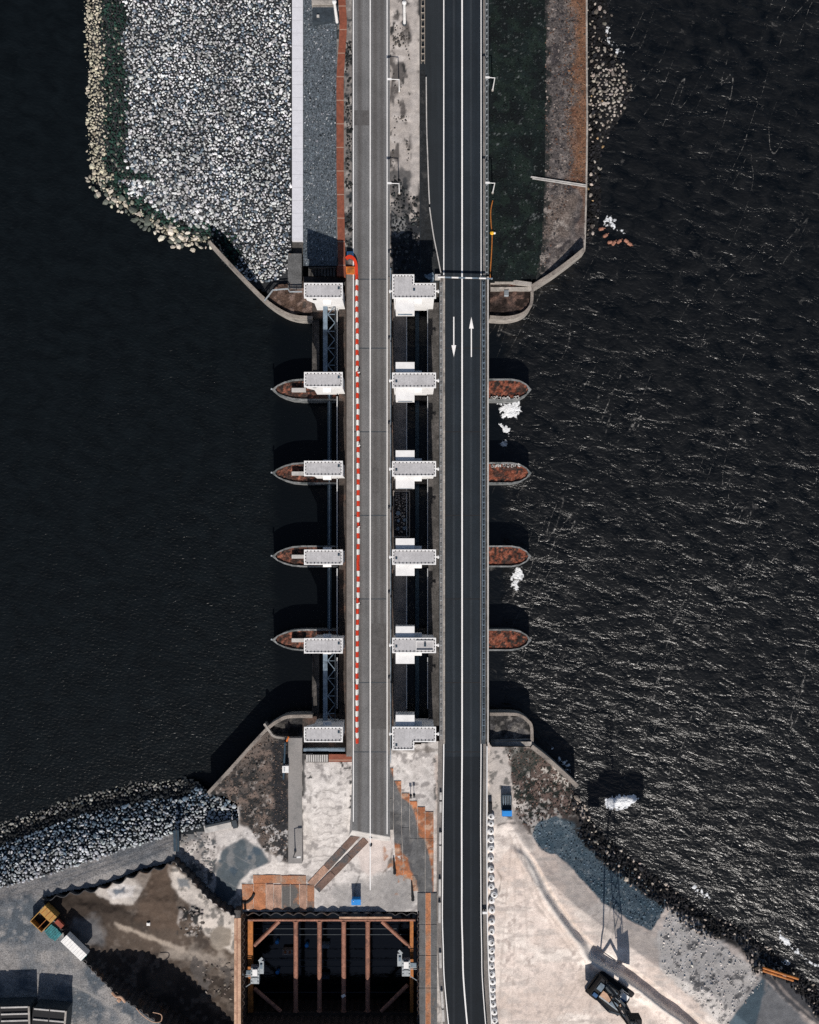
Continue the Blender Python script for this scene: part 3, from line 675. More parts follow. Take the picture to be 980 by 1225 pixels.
# ------------------------------------------------------------------ towers
RZ = 17.5
def roof_parts(t, pts, hatch, o):
    """pts = roof outline in metres about o; a white raised rim, grey felt and a row of dark studs"""
    A = np.array(pts); n = len(A)
    def inset(d):
        out = []
        for k in range(n):
            e0 = A[k] - A[k - 1]; e1 = A[(k + 1) % n] - A[k]; e0 = e0 / np.linalg.norm(e0); e1 = e1 / np.linalg.norm(e1)
            n0 = np.array((-e0[1], e0[0])); n1 = np.array((-e1[1], e1[0])); out.append(A[k] + (n0 + n1) * d)
        return out
    I = inset(.27); Z0 = (0, 0, 0)
    b = MB(); b.prism([(p[0], p[1]) for p in A], 17.1, 17.4); rf = b.build('roof', 'white', t, origin=Z0)
    b = MB(); b.prism([(p[0], p[1]) for p in I], 17.403, 17.44); b.build('roof_felt', 'roof', rf, origin=Z0)
    b = MB(); v = []
    for ring, z in ((A, 17.403), (A, 17.55), (I, 17.55), (I, 17.445)): v += [(p[0], p[1], z) for p in ring]
    b.add(v, [(q * n + k, q * n + (k + 1) % n, (q + 1) * n + (k + 1) % n, (q + 1) * n + k) for q in range(3) for k in range(n)])
    b.build('roof_rim', 'white', rf, origin=Z0)
    J = inset(.30); st = None
    for k in range(n):
        a, c = J[k], J[(k + 1) % n]; L = np.linalg.norm(c - a); m = max(1, int(L / .72))
        for q in range(m + 1):
            p = a + (c - a) * (q + .5) / (m + 1)
            if st is None: b = MB(); b.box(-.09, .09, -.09, .09, 17.43, 17.6); st = b.build('roof_stud', 'black', rf, origin=Z0); o_ = st
            else: o_ = st.copy(); COL.objects.link(o_)
            o_.location = (p[0], p[1], 0)
    b = MB(); b.box(hatch[0] - .2, hatch[0] + .2, hatch[1] - .2, hatch[1] + .2, 17.44, 17.62); b.build('roof_hatch', 'steel_navy', rf, origin=Z0)
GZ = (CAM_Z - RZ) / (CAM_Z - DECK_Z) / PPM
def west_tower():
    """built about (0,0): roof 7.35 x 2.9 m; the head leans out to the west over a narrower shaft"""
    t = thing('gate_tower', '', 'tower', (0, 0, 0), 'white gate towers left of the old road')
    hx, hy = 23.1 * GZ, 9.1 * GZ
    roof_parts(t, [(-hx, -hy), (hx, -hy), (hx, hy), (-hx, hy)], (hx - .75, hy - 1.0), None)
    b = MB(); w = hy - .28
    prof = [(-hx + .25, 17.1), (-hx + .25, 14.0), (-hx + 1.5, 11.2), (-hx + 1.5, 4.4), (hx - .2, 4.4), (hx - .2, 17.1)]; n = len(prof)
    b.add([(x, -w, z) for x, z in prof] + [(x, w, z) for x, z in prof],
          [tuple(range(n)), tuple(range(n, 2 * n))[::-1]] + [(i, n + i, n + (i + 1) % n, (i + 1) % n) for i in range(n)])
    tw = b.build('tower_wall', 'white', t, origin=(0, 0, 0))
    for s in (-1, 1):
        b = MB(); b.box(-.35, 1.25, s * w, s * (w + .75), 12.6, 13.6); b.build('balcony', 'white', t, origin=(0, 0, 0))
    b = MB(); b.box(-hx - .15, -hx + .25, -.75, .5, 13.8, 16.2); b.build('wall_box', 'white', t, origin=(0, 0, 0))
    b = MB(); b.box(hx - .2, hx - .1, -.5, .5, 7.0, 9.1); b.build('door', 'steel_dark', tw, origin=(0, 0, 0))
    for s in (-1, 1):
        b = MB(); b.box(-2.2, -1.5, s * w, s * (w + .05), 14.6, 15.8); b.build('window', 'glass', tw, origin=(0, 0, 0))
    return t
WL = ['white gate tower left of the old road, topmost, next to the stone slope', 'white gate tower left of the old road, second from the top',
      'white gate tower left of the old road, third from the top', 'white gate tower left of the old road, fourth from the top',
      'white gate tower left of the old road, fifth from the top', 'white gate tower left of the old road, lowest, above the pale steps']
wt = west_tower()
for i, y in enumerate((347.6, 454.2, 560.4, 666.6, 772.6, 878.7)):
    p = W(387, y, RZ)
    if i == 0: o = wt; o.location = (p[0], p[1], 0); o['label'] = WL[0]
    else: o = copy_tree(wt, (p[0], p[1], 0), WL[i])
def mid_tower(kind=0):
    t = thing('gate_tower', '', 'tower', (0, 0, 0), 'white gate towers between the two roads')
    hx, hy = 26.2 * GZ, 9.15 * GZ; cut = (495.7 - 495.5) * GZ
    out = [(-hx, -hy), (hx, -hy), (hx, hy), (-hx, hy)]
    if kind == 1: out = [(-hx, -hy), (hx, -hy), (hx, hy), (cut, hy), (cut, hy + 10.4 * GZ), (-hx, hy + 10.4 * GZ)]
    if kind == 2: out = [(-hx, -hy - 9.8 * GZ), (cut, -hy - 9.8 * GZ), (cut, -hy), (hx, -hy), (hx, hy), (-hx, hy)]
    roof_parts(t, out, (0, 0.2) if kind == 1 else (-hx + .8, -hy - .6 if kind == 2 else -.2), None)
    w = hy - .25; b = MB()
    b.box(-hx + .3, hx - .35, -w, w, 4.4, 17.1); b.build('tower_wall', 'white', t, origin=(0, 0, 0))
    if kind == 1: b = MB(); b.box(-hx + .3, cut - .25, w + .003, w + 10.4 * GZ, 4.4, 17.1); b.build('stair_wall', 'white', t, origin=(0, 0, 0))
    if kind == 2: b = MB(); b.box(-hx + .3, cut - .25, -w - .003, -w - 9.8 * GZ, 4.4, 17.1); b.build('stair_wall', 'white', t, origin=(0, 0, 0))
    x0, x1 = (473.4 - 495.5) * GZ, (496 - 495.5) * GZ
    for s in (-1, 1):
        if (kind == 1 and s > 0) or (kind == 2 and s < 0): continue
        b = MB(); y1 = hy + 13.3 * GZ * (1.12 if kind == 1 else 1)
        zt = 16.75
        b.box(x0, x1, s * (w + .003), s * y1, 12.2, zt); hb = b.build('hoist_box', 'white', t, origin=(0, 0, 0))
        b = MB(); b.box(x1 + .003, x1 + 1.4, s * (w + .003), s * (w + .95), 13.2, 15.2); b.build('balcony', 'white', t, origin=(0, 0, 0))
        b = MB(); b.box(x0 + .4, x1 - .4, s * y1, s * (y1 + .04), 13.4, 14.6); b.build('louvre', 'steel_blue', hb, origin=(0, 0, 0))
    for s in (-1, 1):
        b = MB(); b.box(s * (hx - .34), s * (hx + .62), -.14, .16, 16.9, 17.08); b.box(s * (hx + .32), s * (hx + .58), -.3, .3, 16.8, 17.0); b.build('lamp_bracket', 'white', t, origin=(0, 0, 0))
    return t
ML = ['white L roofed gate tower between the roads, topmost, by the dark median', 'white gate tower between the roads, second from the top, level with the foamy pier',
      'white gate tower between the roads, third from the top, just above the open rubble box', 'white gate tower between the roads, fourth from the top, just below the open rubble box',
      'white gate tower between the roads, fifth from the top, framed recess on roof', 'white L roofed gate tower between the roads, lowest, above the pale gravel']
m0 = mid_tower(0)
for i, y in enumerate((454.9, 560.8, 666.5, 772.1)):
    p = W(495.5, y, RZ)
    if i == 0: o = m0; o.location = (p[0], p[1], 0); o['label'] = ML[1]
    else: o = copy_tree(m0, (p[0], p[1], 0), ML[i + 1])
    if i == 3:
        b = MB()
        for q in ((.35, 3.7, -.95, -.85), (.35, 3.7, .85, .95), (.35, .45, -.85, .85), (3.6, 3.7, -.85, .85)): b.box(*q, 17.45, 17.75)
        b.build('roof_frame', 'white', o, origin=(0, 0, 0)); b = MB(); b.box(1.9, 2.3, -.2, .4, 17.45, 17.9); b.build('roof_vent', 'steel_navy', o, origin=(0, 0, 0))
for i, y, k in ((0, 347.8, 1), (5, 878.5, 2)):
    p = W(495.5, y, RZ); o = mid_tower(k); o.location = (p[0], p[1], 0); o['label'] = ML[i]

# ------------------------------------------------------------------ lattice girders and gate beams (left side)
def lattice(label, y0, y1):
    z = 8.4; t = thing('lattice_girder', label, 'girder', W(394, (y0 + y1) / 2, z), 'steel girders left of the old bridge')
    b = MB(); b.pbox(386.6, y0, 391.8, y1, z - .5, z); b.build('top_plate', 'steel_blue', t)
    b = MB(); b.pbox(400.6, y0, 401.5, y1, z - .3, z); b.build('chord', 'steel_dark', t)
    n = 8
    for k in range(n):
        a = y0 + (y1 - y0) * k / n; c = y0 + (y1 - y0) * (k + 1) / n
        b = MB(); b.bar(W(392.2 if k % 2 else 400.8, a, z - .1), W(400.8 if k % 2 else 392.2, c, z - .1), .14, .2); b.build('brace', 'steel_blue', t)
        if k % 2 == 0: b = MB(); b.bar(W(392.2, c, z - .1), W(400.8, c, z - .1), .12, .18); b.build('brace', 'steel_blue', t)
lattice('blue grey lattice girder between the two uppermost left towers', 366, 447)
lattice('blue grey lattice girder between the two lowest left towers', 780, 864)
for k, (a, c, nm) in enumerate(((470, 556, 'second and third'), (571, 661, 'third and fourth'), (677, 768, 'fourth and fifth'))):
    t = thing('gate_beam', 'dark blue gate beam between the %s left towers' % nm, 'beam', W(394, (a + c) / 2, 4), 'gate beams left of the old bridge')
    b = MB(); b.pbox(391.8, a, 396.4, c, 3.2, 4.2); b.build('beam_body', 'steel_navy', t)
    b = MB(); b.pbox(393.4, a, 394.6, c, 4.203, 4.4); b.build('beam_rib', 'steel_blue', t)
for k, (a, c, nm) in enumerate(((382, 452, 'upper'), (780, 858, 'lower'))):
    b = MB(); b.pbox(374, a, 382, c, 1.8, 2.6); b.pbox(373.5, a, 374.4, c, 2.604, 2.8)
    tag(b.build('gate_sill', 'concrete_dark'), 'dark concrete sill in the water below the %s lattice girder' % nm, 'sill')

# ------------------------------------------------------------------ railings
def railing(name, label, cat, px, z, h, spacing, mat, width=0., group=None, post=.09, rail=.08, rungs=True):
    """posts every spacing metres joined by rails; width > 0 gives two rails on either side of the posts (a ladder seen from above)"""
    P = [np.array(W(x, y, z)) for x, y in px]; t = thing(name, label, cat, tuple(P[0]), group)
    b = MB(); d0 = P[-1] - P[0]; d0 = d0 / np.linalg.norm(d0); q = np.array((-d0[1], d0[0], 0))
    for s in ((-1, 1) if width else (0,)):
        for hh in ((h,) if width else (h, h * .55)):
            for a, c in zip(P[:-1], P[1:]): b.bar(a + q * s * width / 2 + (0, 0, hh), c + q * s * width / 2 + (0, 0, hh), rail, rail * (1.6 if width else 1))
    b.build('rail', mat, t)
    first = None
    for a, c in zip(P[:-1], P[1:]):
        L = np.linalg.norm(c - a); n = max(1, int(L / spacing))
        for k in range(n):
            p = a + (c - a) * (k + .5) / n
            if first is None:
                b = MB(); b.box(-post / 2, post / 2, -post / 2, post / 2, 0, h)
                if width: b.box(-width / 2 * abs(q[0]) - .03, width / 2 * abs(q[0]) + .03, -.05 - width / 2 * abs(q[1]), .05 + width / 2 * abs(q[1]), h - .08, h)
                first = b.build('post', mat, None); first.parent = t; o = first
            else: o = first.copy(); COL.objects.link(o)
            o.location = tuple(p - P[0])
    return t
rl = lambda *a, **k: railing(*a, **k)
rl('guard_rail', 'galvanised double guard rail along the left kerb of the main bridge', 'guard rail', [(527.6, 338), (527.6, 884)], 7.64, .75, 1.75, 'galv', .42)
rl('guard_rail', 'galvanised double guard rail along the right kerb of the main bridge', 'guard rail', [(578.5, 338), (578.5, 884)], 7.66, .75, 1.1, 'steel_blue', .5)
rl('guard_rail', 'galvanised double guard rail on top of the dark grass slope', 'guard rail', [(582.3, -60), (582.3, 330)], 7.43, .75, 1.15, 'galv', .42)
rl('guard_rail', 'tan double guard rail at the upper end between median and main road', 'guard rail', [(506, -60), (506, 78)], 7.44, .75, 1.3, surf('tan_weathered_rail', (.42, .36, .30), .2, 1, 6, .1, .7, 0), .7)
MR = surf('painted_railing', (.42, .43, .44), .2, 1, 6, .2, .5, 0)
WR = ['uppermost', 'second', 'third', 'fourth', 'lowest']
ys = [358, 463, 569, 676, 782, 868]
for k in range(5):
    y0, y1 = ys[k] + (12 if k < 2 else 4), ys[k + 1] - (21 if k > 2 else 15)
    rl('railing', 'pale railing beside the left towers, %s of five lengths from the top' % WR[k], 'railing', [(403.8, y0), (403.8, y1)], 5.5, 1.1, 2.0, MR, group='railings of the old bridge', post=.1, rail=.2)
    rl('railing', 'pale railing along the left gangway between the roads, %s of five lengths from the top' % WR[k], 'railing', [(486.6, y0), (486.6, y1)], 5.6, 1.05, 2.0, MR, group='railings between the roads', post=.08, rail=.15)
    rl('railing', 'pale railing along the right gangway between the roads, %s of five lengths from the top' % WR[k], 'railing', [(511.6, y0), (511.6, y1)], 5.8, 1.05, 2.0, MR, group='railings between the roads', post=.08, rail=.13)
rl('railing', 'blue grey railing along the right edge of the old bridge', 'railing', [(467.6, 322), (467.6, 912)], 7.5, 1.0, 2.0, 'steel_blue', post=.09, rail=.13)
rl('railing', 'dark railing between the old bridge walkway and the left towers', 'railing', [(414.2, 331), (414.2, 900)], 8.2, .5, 2.4, 'rust_dark', post=.06, rail=.07)
rl('railing', 'white bent handrail on the abutment left of the topmost left tower', 'railing', [(317, 361), (327, 348), (345, 346.5), (347, 350), (362, 350)], 5.2, 1.0, 1.4, 'galv', post=.12, rail=.16)
b = MB(); b.strip([W(x, y, 8.1) for x, y in smooth_line([(510, 92), (510.5, 150), (513, 225), (514, 243)], 6)], .2, 7.5, 8.1)
tag(b.build('crash_barrier', 'concrete_pale'), 'pale gently curved crash barrier on the dark shoulder, upper length', 'barrier')
b = MB(); b.strip([W(x, y, 8.1) for x, y in smooth_line([(514, 248), (518.5, 280), (523, 303), (527.5, 326)], 6)], .2, 7.5, 8.1)
tag(b.build('crash_barrier', 'concrete_pale'), 'pale slanting crash barrier on the dark shoulder, ending at the bridge', 'barrier')

# ================================================================== red and white barrier line
def barrier_proto(mat):
    b = MB(); n = 5
    prof = [(-.30, 0), (.30, 0), (.30, .22), (.16, .42), (.13, .95), (-.13, .95), (-.16, .42), (-.30, .22)]; h = .53
    v = [(x, -h, z) for x, z in prof] + [(x, h, z) for x, z in prof]; k = len(prof)
    b.add(v, [tuple(range(k)), tuple(range(k, 2 * k))[::-1]] + [(i, k + i, k + (i + 1) % k, (i + 1) % k) for i in range(k)])
    b.box(-.07, .07, h + .004, h + .05, .2, .8); b.box(-.05, .05, -.2, .2, .953, .99)
    return b.build('barrier_block', mat)
pr = {0: barrier_proto('red_plastic'), 1: barrier_proto('white_plastic')}; first = {0: True, 1: True}
bx = lambda y: float(np.interp(y, [300, 316, 380, 600, 700, 810, 900], [424.5, 426.6, 426.9, 428.6, 428.2, 426.9, 426.9]))
yb = 331.0; k = 0
while yb < 892:
    kk = k % 2 if k not in (53,) else 0
    o = pr[kk] if first[kk] else pr[kk].copy()
    if not first[kk]: COL.objects.link(o)
    first[kk] = False
    p = W(bx(yb), yb, 8.45); o.location = (p[0] + random.uniform(-.05, .05), p[1], 7.506); o.rotation_euler = (0, 0, random.uniform(-.05, .05))
    tag(o, ('red' if kk == 0 else 'white') + ' plastic barrier block in the red and white line along the old road', 'barrier', 'red and white barrier blocks along the old road')
    yb += 6.46; k += 1
bar = smooth_line([(414, 309), (418, 306.5), (423, 309), (426, 316), (426.6, 328)], 5)
b = MB(); b.pstrip(bar, .55, 7.5, 8.4); tag(b.build('corner_barrier', 'red_plastic'), 'red orange barrier bending round the corner at the head of the barrier line', 'barrier')
b = MB(); b.pbox(414, 319, 424.5, 328, 7.38, 7.8); b.pbox(415, 320, 423.5, 327, 7.803, 7.83, 1)
tag(b.build('cable_tray', ['orange', 'rust_orange']), 'orange tray lying between brick path and red barrier', 'tray')
b = MB(); b.pbox(415, 301, 423, 306, 7.4, 8.3); b.pbox(416, 302.2, 422, 304.8, 8.303, 8.36, 1)
tag(b.build('switch_box', ['blue_dark', 'steel_navy']), 'small blue box behind the red corner barrier', 'box')
for i, (x, y) in enumerate(((430, 446.5), (430.4, 534), (430.2, 631), (430, 722.5))):
    p = W(x, y, 8.4); t = thing('warning_lamp', 'small warning lamp beside the barrier line, %s of four from the top' % ('first', 'second', 'third', 'lowest')[i], 'lamp', (p[0], p[1], 7.5), 'warning lamps on the barrier line')
    b = MB(); b.obox((p[0], p[1], 7.505), .5, .35, .12, 0); b.bar((p[0], p[1], 7.62), (p[0], p[1], 8.4), .07); b.build('foot', 'black', t)
    b = MB(); b.obox((p[0] - .1, p[1] + .1, 8.4), .45, .2, .3, .3); b.build('lamp_head', 'white_plastic', t)

# open rubble box between the two middle towers
t = thing('open_bin', 'open rectangular steel box with pale rubble between third and fourth middle tower', 'bin', W(480, 615, 5.6))
b = MB(); z = 7.6
for q in ((470.2, 587, 490.6, 588.4), (470.2, 641.2, 490.6, 642.6), (470.2, 588.5, 471.3, 641.1), (489.4, 588.5, 490.6, 641.1)): b.pbox(*q, 5.7, z)
b.build('bin_side', surf('bin_edge', (.20, .175, .155), .3, .8, 5, .2, .8, .01), t)
b = MB(); b.pbox(471.4, 588.5, 489.3, 641, 5.65, 6.0); b.build('bin_floor', 'dirt_dark', t)
rr = random.Random(5); b = MB()
for k in range(150):
    u = rr.random(); y = 590 + 48 * u ** 1.9; x = rr.uniform(473, 488)
    if abs(x - 479.3) < 1.2 and y < 606: continue
    p = W(x, y, 6.2); b.obox((p[0], p[1], 6.0), rr.uniform(.12, .42), rr.uniform(.12, .5), rr.uniform(.1, .5), rr.random() * 3, 0, .7)
b.build('rubble', 'rubble', t)['kind'] = 'stuff'
b = MB(); b.lathe(W(476.4, 614, 6), [(.45, 0), (.45, .5), (.3, .55)]); b.lathe(W(476.6, 623, 6), [(.3, 0), (.3, .5), (.2, .55)])
for x, y in ((476, 632.5), (484, 632), (484, 622)): b.lathe(W(x, y, 6), [(.4, 0), (.36, .4), (.1, .5)], wob=.1)
b.build('canister', 'steel_blue', t)

# ================================================================== LOWER GROUND
def z_mid(x, y):
    tx = sstep(448, 500, x); zl = 7.28 - 4.7 * sstep(925, 1062, y); zr = 7.28 - 1.2 * sstep(930, 1200, y)
    z = zl * (1 - tx) + zr * tx
    lft = 7.0 - (361 - x) * .018 - 2.2 * sstep(1000, 1075, y)
    k = sstep(985, 1050, y); lft = (7.0 - (361 - x) * .018) * (1 - k) + z * k
    z = np.where(x < 345, np.minimum(lft, 7.0), np.where(x < 362, np.minimum(z, 6.35), z))
    d = pdist(x, y, [(249, 949), (300, 893), (321, 871)])
    z = np.where(x < 345, np.minimum(z, 5.2 + d * .02), z)
    m = np.exp(-((x - 292) / 30) ** 2 - ((y - 1046) / 34) ** 2) * 1.6
    road = sstep(424, 428, x) * sstep(462, 458, x) * 0
    return z + m + (fbm(x, y, 9, 4, 13) - .5) * .22 + road
MIDP = [(249, 950), (274, 923), (300, 895), (322, 873), (330, 884), (345, 885), (362, 888), (362, 902), (425, 904), (467, 896), (527, 886), (529, 1000), (529, 1120), (533, 1250), (540, 1360), (499, 1360), (499, 1090),
        (285, 1091), (281, 1098), (262, 1086), (245, 1072), (226, 1052), (208, 1030), (212, 994), (240, 988), (286, 985), (284, 962), (268, 952)]
def mid_col(x, y):
    p = Paint(x, y, (.50, .465, .44))
    p.noise((.44, .41, .39), 30, .45, .66, 90); p.noise((.56, .525, .50), 22, .5, .75, 91); p.noise((.62, .585, .555), 3.4, .56, .7, 88, amt=.6); p.noise((.36, .335, .315), 4, .56, .7, 89, amt=.6); p.noise((.27, .25, .24), 7, .60, .72, 92)
    # dark weedy bank on the left
    bank = [(249, 950), (300, 895), (322, 874), (346, 884), (345, 1032), (318, 1020), (300, 992), (288, 985), (286, 965)]
    p.poly(bank, (.085, .072, .065), 2, 4, 12, 93)
    p.noise((.165, .125, .105), 9, .5, .62, 94, where=bank); p.noise((.03, .03, .03), 7, .5, .6, 95, where=bank); p.noise((.26, .23, .21), 4, .66, .74, 96, where=bank)
    p.poly([(326, 884), (346, 884), (346, 1030), (334, 1026), (327, 980)], (.022, .023, .026), 3, 6, 8, 97, .95)
    p.poly([(249, 950), (256, 945), (322, 876), (330, 884), (322, 888), (300, 908)], (.14, .115, .10), 2, 5, 10, 98, .8)
    p.noise((.36, .34, .33), 5, .56, .64, 99, where=[(300, 985), (346, 985), (346, 1034), (310, 1030)])
    # weeds at the path edge
    p.line([(363, 903), (363, 950)], 5, (.03, .03, .03), 1.5, 4, .9); p.line([(362, 970), (362, 1000)], 2.5, (.04, .04, .04), 1, 2.5, .8)
    p.noise((.04, .04, .04), 6, .56, .64, 100, where=[(364, 905), (384, 905), (376, 945), (364, 950)])
    p.noise((.05, .05, .05), 6, .6, .68, 101, where=[(405, 905), (422, 905), (422, 985), (414, 985), (410, 940)])
    for k in range(11):
        yy = 948 + k * 9.3 + RNG.uniform(-3, 3); x_ = RNG.uniform(366, 378); L_ = RNG.uniform(22, 44)
        p.line([(x_ + L_ * q / 9, yy + RNG.uniform(-1.6, 1.6) + 1.5 * math.sin(q * .9 + k)) for q in range(10)], .9, (.22, .20, .19), .6, .7, .75)
    for k in range(26):
        x_, yy = RNG.uniform(368, 418), RNG.uniform(910, 1048); p.line([(x_, yy), (x_ + RNG.uniform(-6, 6), yy + RNG.uniform(-4, 4))], .8, (.28, .26, .245), .5, .6, .7)
    # gravel mound, bluish
    mound = [(290, 1003), (266, 1018), (257, 1040), (256, 1071), (270, 1084), (281, 1070), (287, 1053), (298, 1043), (322, 1031), (314, 1017)]
    p.poly(mound, (.072, .088, .10), 2, 3, 12, 102); p.noise((.14, .145, .15), 12, .5, .64, 103, where=mound); p.noise((.05, .07, .09), 10, .55, .68, 104, where=mound)
    for a, c in (((275, 1020), (305, 1036)), ((268, 1030), (296, 1046)), ((262, 1050), (283, 1062))): p.line([a, c], 1.1, (.2, .2, .2), .8, .8, .6)
    # churned ground near the pit corner
    ch = [(214, 1000), (246, 992), (262, 1010), (255, 1070), (240, 1060), (222, 1040)]
    p.poly(ch, (.22, .20, .19), 4, 10, 9, 105, .8); p.noise((.07, .075, .08), 8, .5, .6, 106, where=ch); p.noise((.45, .42, .4), 6, .58, .66, 107, where=ch)
    p.poly([(210, 990), (245, 988), (240, 1006), (212, 1012)], (.12, .125, .13), 3, 6, 8, 108, .85)
    p.noise((.46, .43, .41), 9, .52, .6, 109, where=[(240, 990), (286, 985), (290, 1000), (262, 1012), (248, 1010)])
    # ground around the road end
    p.poly([(400, 1062), (440, 1052), (480, 1032), (497, 1060), (498, 1092), (400, 1092)], (.30, .285, .275), 5, 10, 10, 110, .8)
    p.poly([(437, 1002), (468, 1002), (470, 1018), (462, 1040), (444, 1048), (432, 1040), (428, 1022)], (.50, .44, .41), 3, 4, 10, 111)
    p.line([(470, 1016), (466, 1036), (458, 1044)], 4, (.10, .075, .06), 1.5, 4, .8)
    p.noise((.33, .16, .09), 9, .56, .64, 112, where=[(458, 1000), (480, 1000), (486, 1070), (470, 1070), (470, 1045), (460, 1040)], amt=.8)
    p.line([(427, 1086), (424, 1066), (430, 1048)], 1.6, (.13, .125, .12), .8, 1.5, .8)
    p.line([(470, 897), (526, 897)], 5, (.10, .085, .075), 2, 5, .7)
    p.line([(522, 905), (524, 1000), (524, 1090)], 5, (.38, .31, .27), 2, 2, .7); p.noise((.12, .115, .11), 5, .55, .65, 113, where=[(518, 896), (527, 896), (526, 960), (519, 960)])
    return p.c
struct(terrain('site_ground', MIDP, 1.25, z_mid, mid_col, 'ground'), 'pale trampled sand and dark weedy bank at the lower end of the bridge')
# old road end keeps its height: build the bank under it
b = MB(); b.add([W(421.2, 895, 7.4), W(421.2, 994, 7.4), W(466.6, 1002, 7.4), W(466.6, 895, 7.4)] + [W(419.5, 895, 3.), W(415, 1004, 2.), W(468, 1012, 2.), W(467, 895, 3.)],
                [(0, 1, 2, 3), (0, 4, 5, 1), (1, 5, 6, 2), (2, 6, 7, 3)]); struct(b.build('road_bank', 'concrete_pale'))
# cracked soil lines / wrinkled sheeting next to the road
# --- gravel yard, left
YARD = [(-260, 1160), (-120, 1105), (0, 1062), (61, 1044), (138, 1019), (214, 994), (212, 1012), (208, 1030), (190, 1035), (165, 1041), (140, 1052), (112, 1061), (80, 1066), (52, 1074), (64, 1100), (100, 1150), (140, 1190), (215, 1240), (300, 1330), (300, 1380), (-260, 1380)]
def z_yard(x, y):
    d = pdist(x, y, [(-260, 1160), (0, 1062), (61, 1044), (138, 1019), (214, 994)])
    return 5.2 + np.minimum(d * .045, .9) + (fbm(x, y, 12, 4, 14) - .5) * .16
def yard_col(x, y):
    p = Paint(x, y, (.15, .155, .163)); p.noise((.225, .215, .21), 46, .42, .62, 120); p.noise((.082, .096, .112), 30, .5, .68, 121); p.noise((.26, .25, .245), 6, .56, .72, 119, amt=.6)
    p.noise((.28, .265, .255), 26, .60, .74, 122)
    ctr = np.hypot(x - 78, (y - 1098) * 1.1)
    tr = np.abs(((ctr + fbm(x, y, 40, 2, 123) * 10) / 7.5) % 1 - .5)
    k = (sstep(.42, .5, tr) * sstep(.34, .56, fbm(x, y, 60, 3, 124)) * .7)[..., None]; p.c = p.c * (1 - k) + np.array((.08, .09, .10)) * k
    p.line([(0, 1075), (70, 1052), (140, 1030), (208, 1006)], 5, (.21, .20, .195), 2, 2, .5)
    for o_ in (4, 9, 15): p.line([(0, 1064 + o_ * 1.4), (60, 1046 + o_ * 1.4), (138, 1020 + o_ * 1.3), (212, 995 + o_)], 1.3, (.09, .10, .115), .8, 1.0, .6)
    p.line([(70, 1170), (120, 1195), (180, 1235)], 2.2, (.3, .285, .27), 1.2, 2, .7); p.line([(60, 1140), (130, 1205), (175, 1240)], 7, (.25, .24, .235), 4, 4, .45)
    p.line([(52, 1077), (112, 1064), (165, 1044), (204, 1034)], 4, (.07, .085, .105), 2, 2, .6)  # shadow band outside the sheet pile wall, painted into the gravel colour
    return p.c
struct(terrain('gravel_yard', YARD, 1.4, z_yard, yard_col, 'gravel'), 'blue grey gravel yard with tyre tracks')
# --- stone bank, lower left
OUT_B = [(-260, 1070), (-100, 1025), (0, 981), (40, 966), (101, 946), (171, 930), (208, 929), (232, 936), (249, 949)]
BANK = OUT_B + [(268, 953), (284, 962), (291, 975), (288, 987), (245, 990), (214, 996), (138, 1021), (61, 1046), (0, 1064), (-120, 1107), (-260, 1162)]
def z_bank(x, y):
    d = pdist(x, y, OUT_B[:-2]); return np.minimum(-.5 + d * .085, 5.3)
struct(terrain('bank_foreshore', [(p[0], p[1] + (4 if p in BANK[9:] else -3)) for p in BANK], 3, lambda x, y: z_bank(x, y) - .3, lambda x, y: Paint(x, y, (.022, .026, .03)).c, 'gravel'))
def bank_col(x, y):
    n = len(x); d = pdist(x, y, OUT_B[:-2])
    inner = pdist(x, y, [(-260, 1162), (0, 1064), (61, 1046), (138, 1021), (214, 996), (245, 990), (288, 987), (291, 972)])
    g = tone(n, (.33, .345, .36), .38); bl = (RNG.random(n) < sstep(12, 40, inner) * .7)[:, None]
    g = np.where(bl, tone(n, (.085, .115, .15), .45), g)
    wet = tone(n, (.10, .10, .095), .5); pale = (RNG.random(n) < .3)[:, None]
    wet = np.where(pale, tone(n, (.30, .29, .26), .3), wet); blk = tone(n, (.018, .02, .022), .4)
    e = d + (fbm(x, y, 20, 3, 44) - .5) * 8
    return np.where((e < 17)[:, None], wet, np.where((e < 27)[:, None], blk, g))
stones('riprap', BANK, 3.7, z_bank, bank_col, (.25, .43), 'blue grey and white quarry stones banked above the lower left shore', 'stones')
b = MB(); b.bar(W(245, 992, 6.0), W(277, 985, 6.0), 1.5, .8); b.bar(W(246, 988.5, 6.6), W(276, 981.8, 6.6), .4, 1.0, 1); b.bar(W(278.5, 986, 6.4), W(284, 984.8, 6.4), 1.6, 1.2, 2)
tag(b.build('concrete_block', ['concrete_pale', 'steel_dark', 'steel_dark']), 'pale long concrete block lying at the inner edge of the lower left stones', 'block')
b = MB(); b.bar(W(211, 993, 6.4), W(211.5, 1018, 6.4), 1.1, .8); b.bar(W(211, 993, 6.9), W(211.5, 1018, 6.9), .25, .2, 1)
tag(b.build('steel_bulkhead', ['steel_navy', 'steel_dark']), 'dark steel bulkhead across the sandy track beside the sheet pile pit', 'bulkhead')

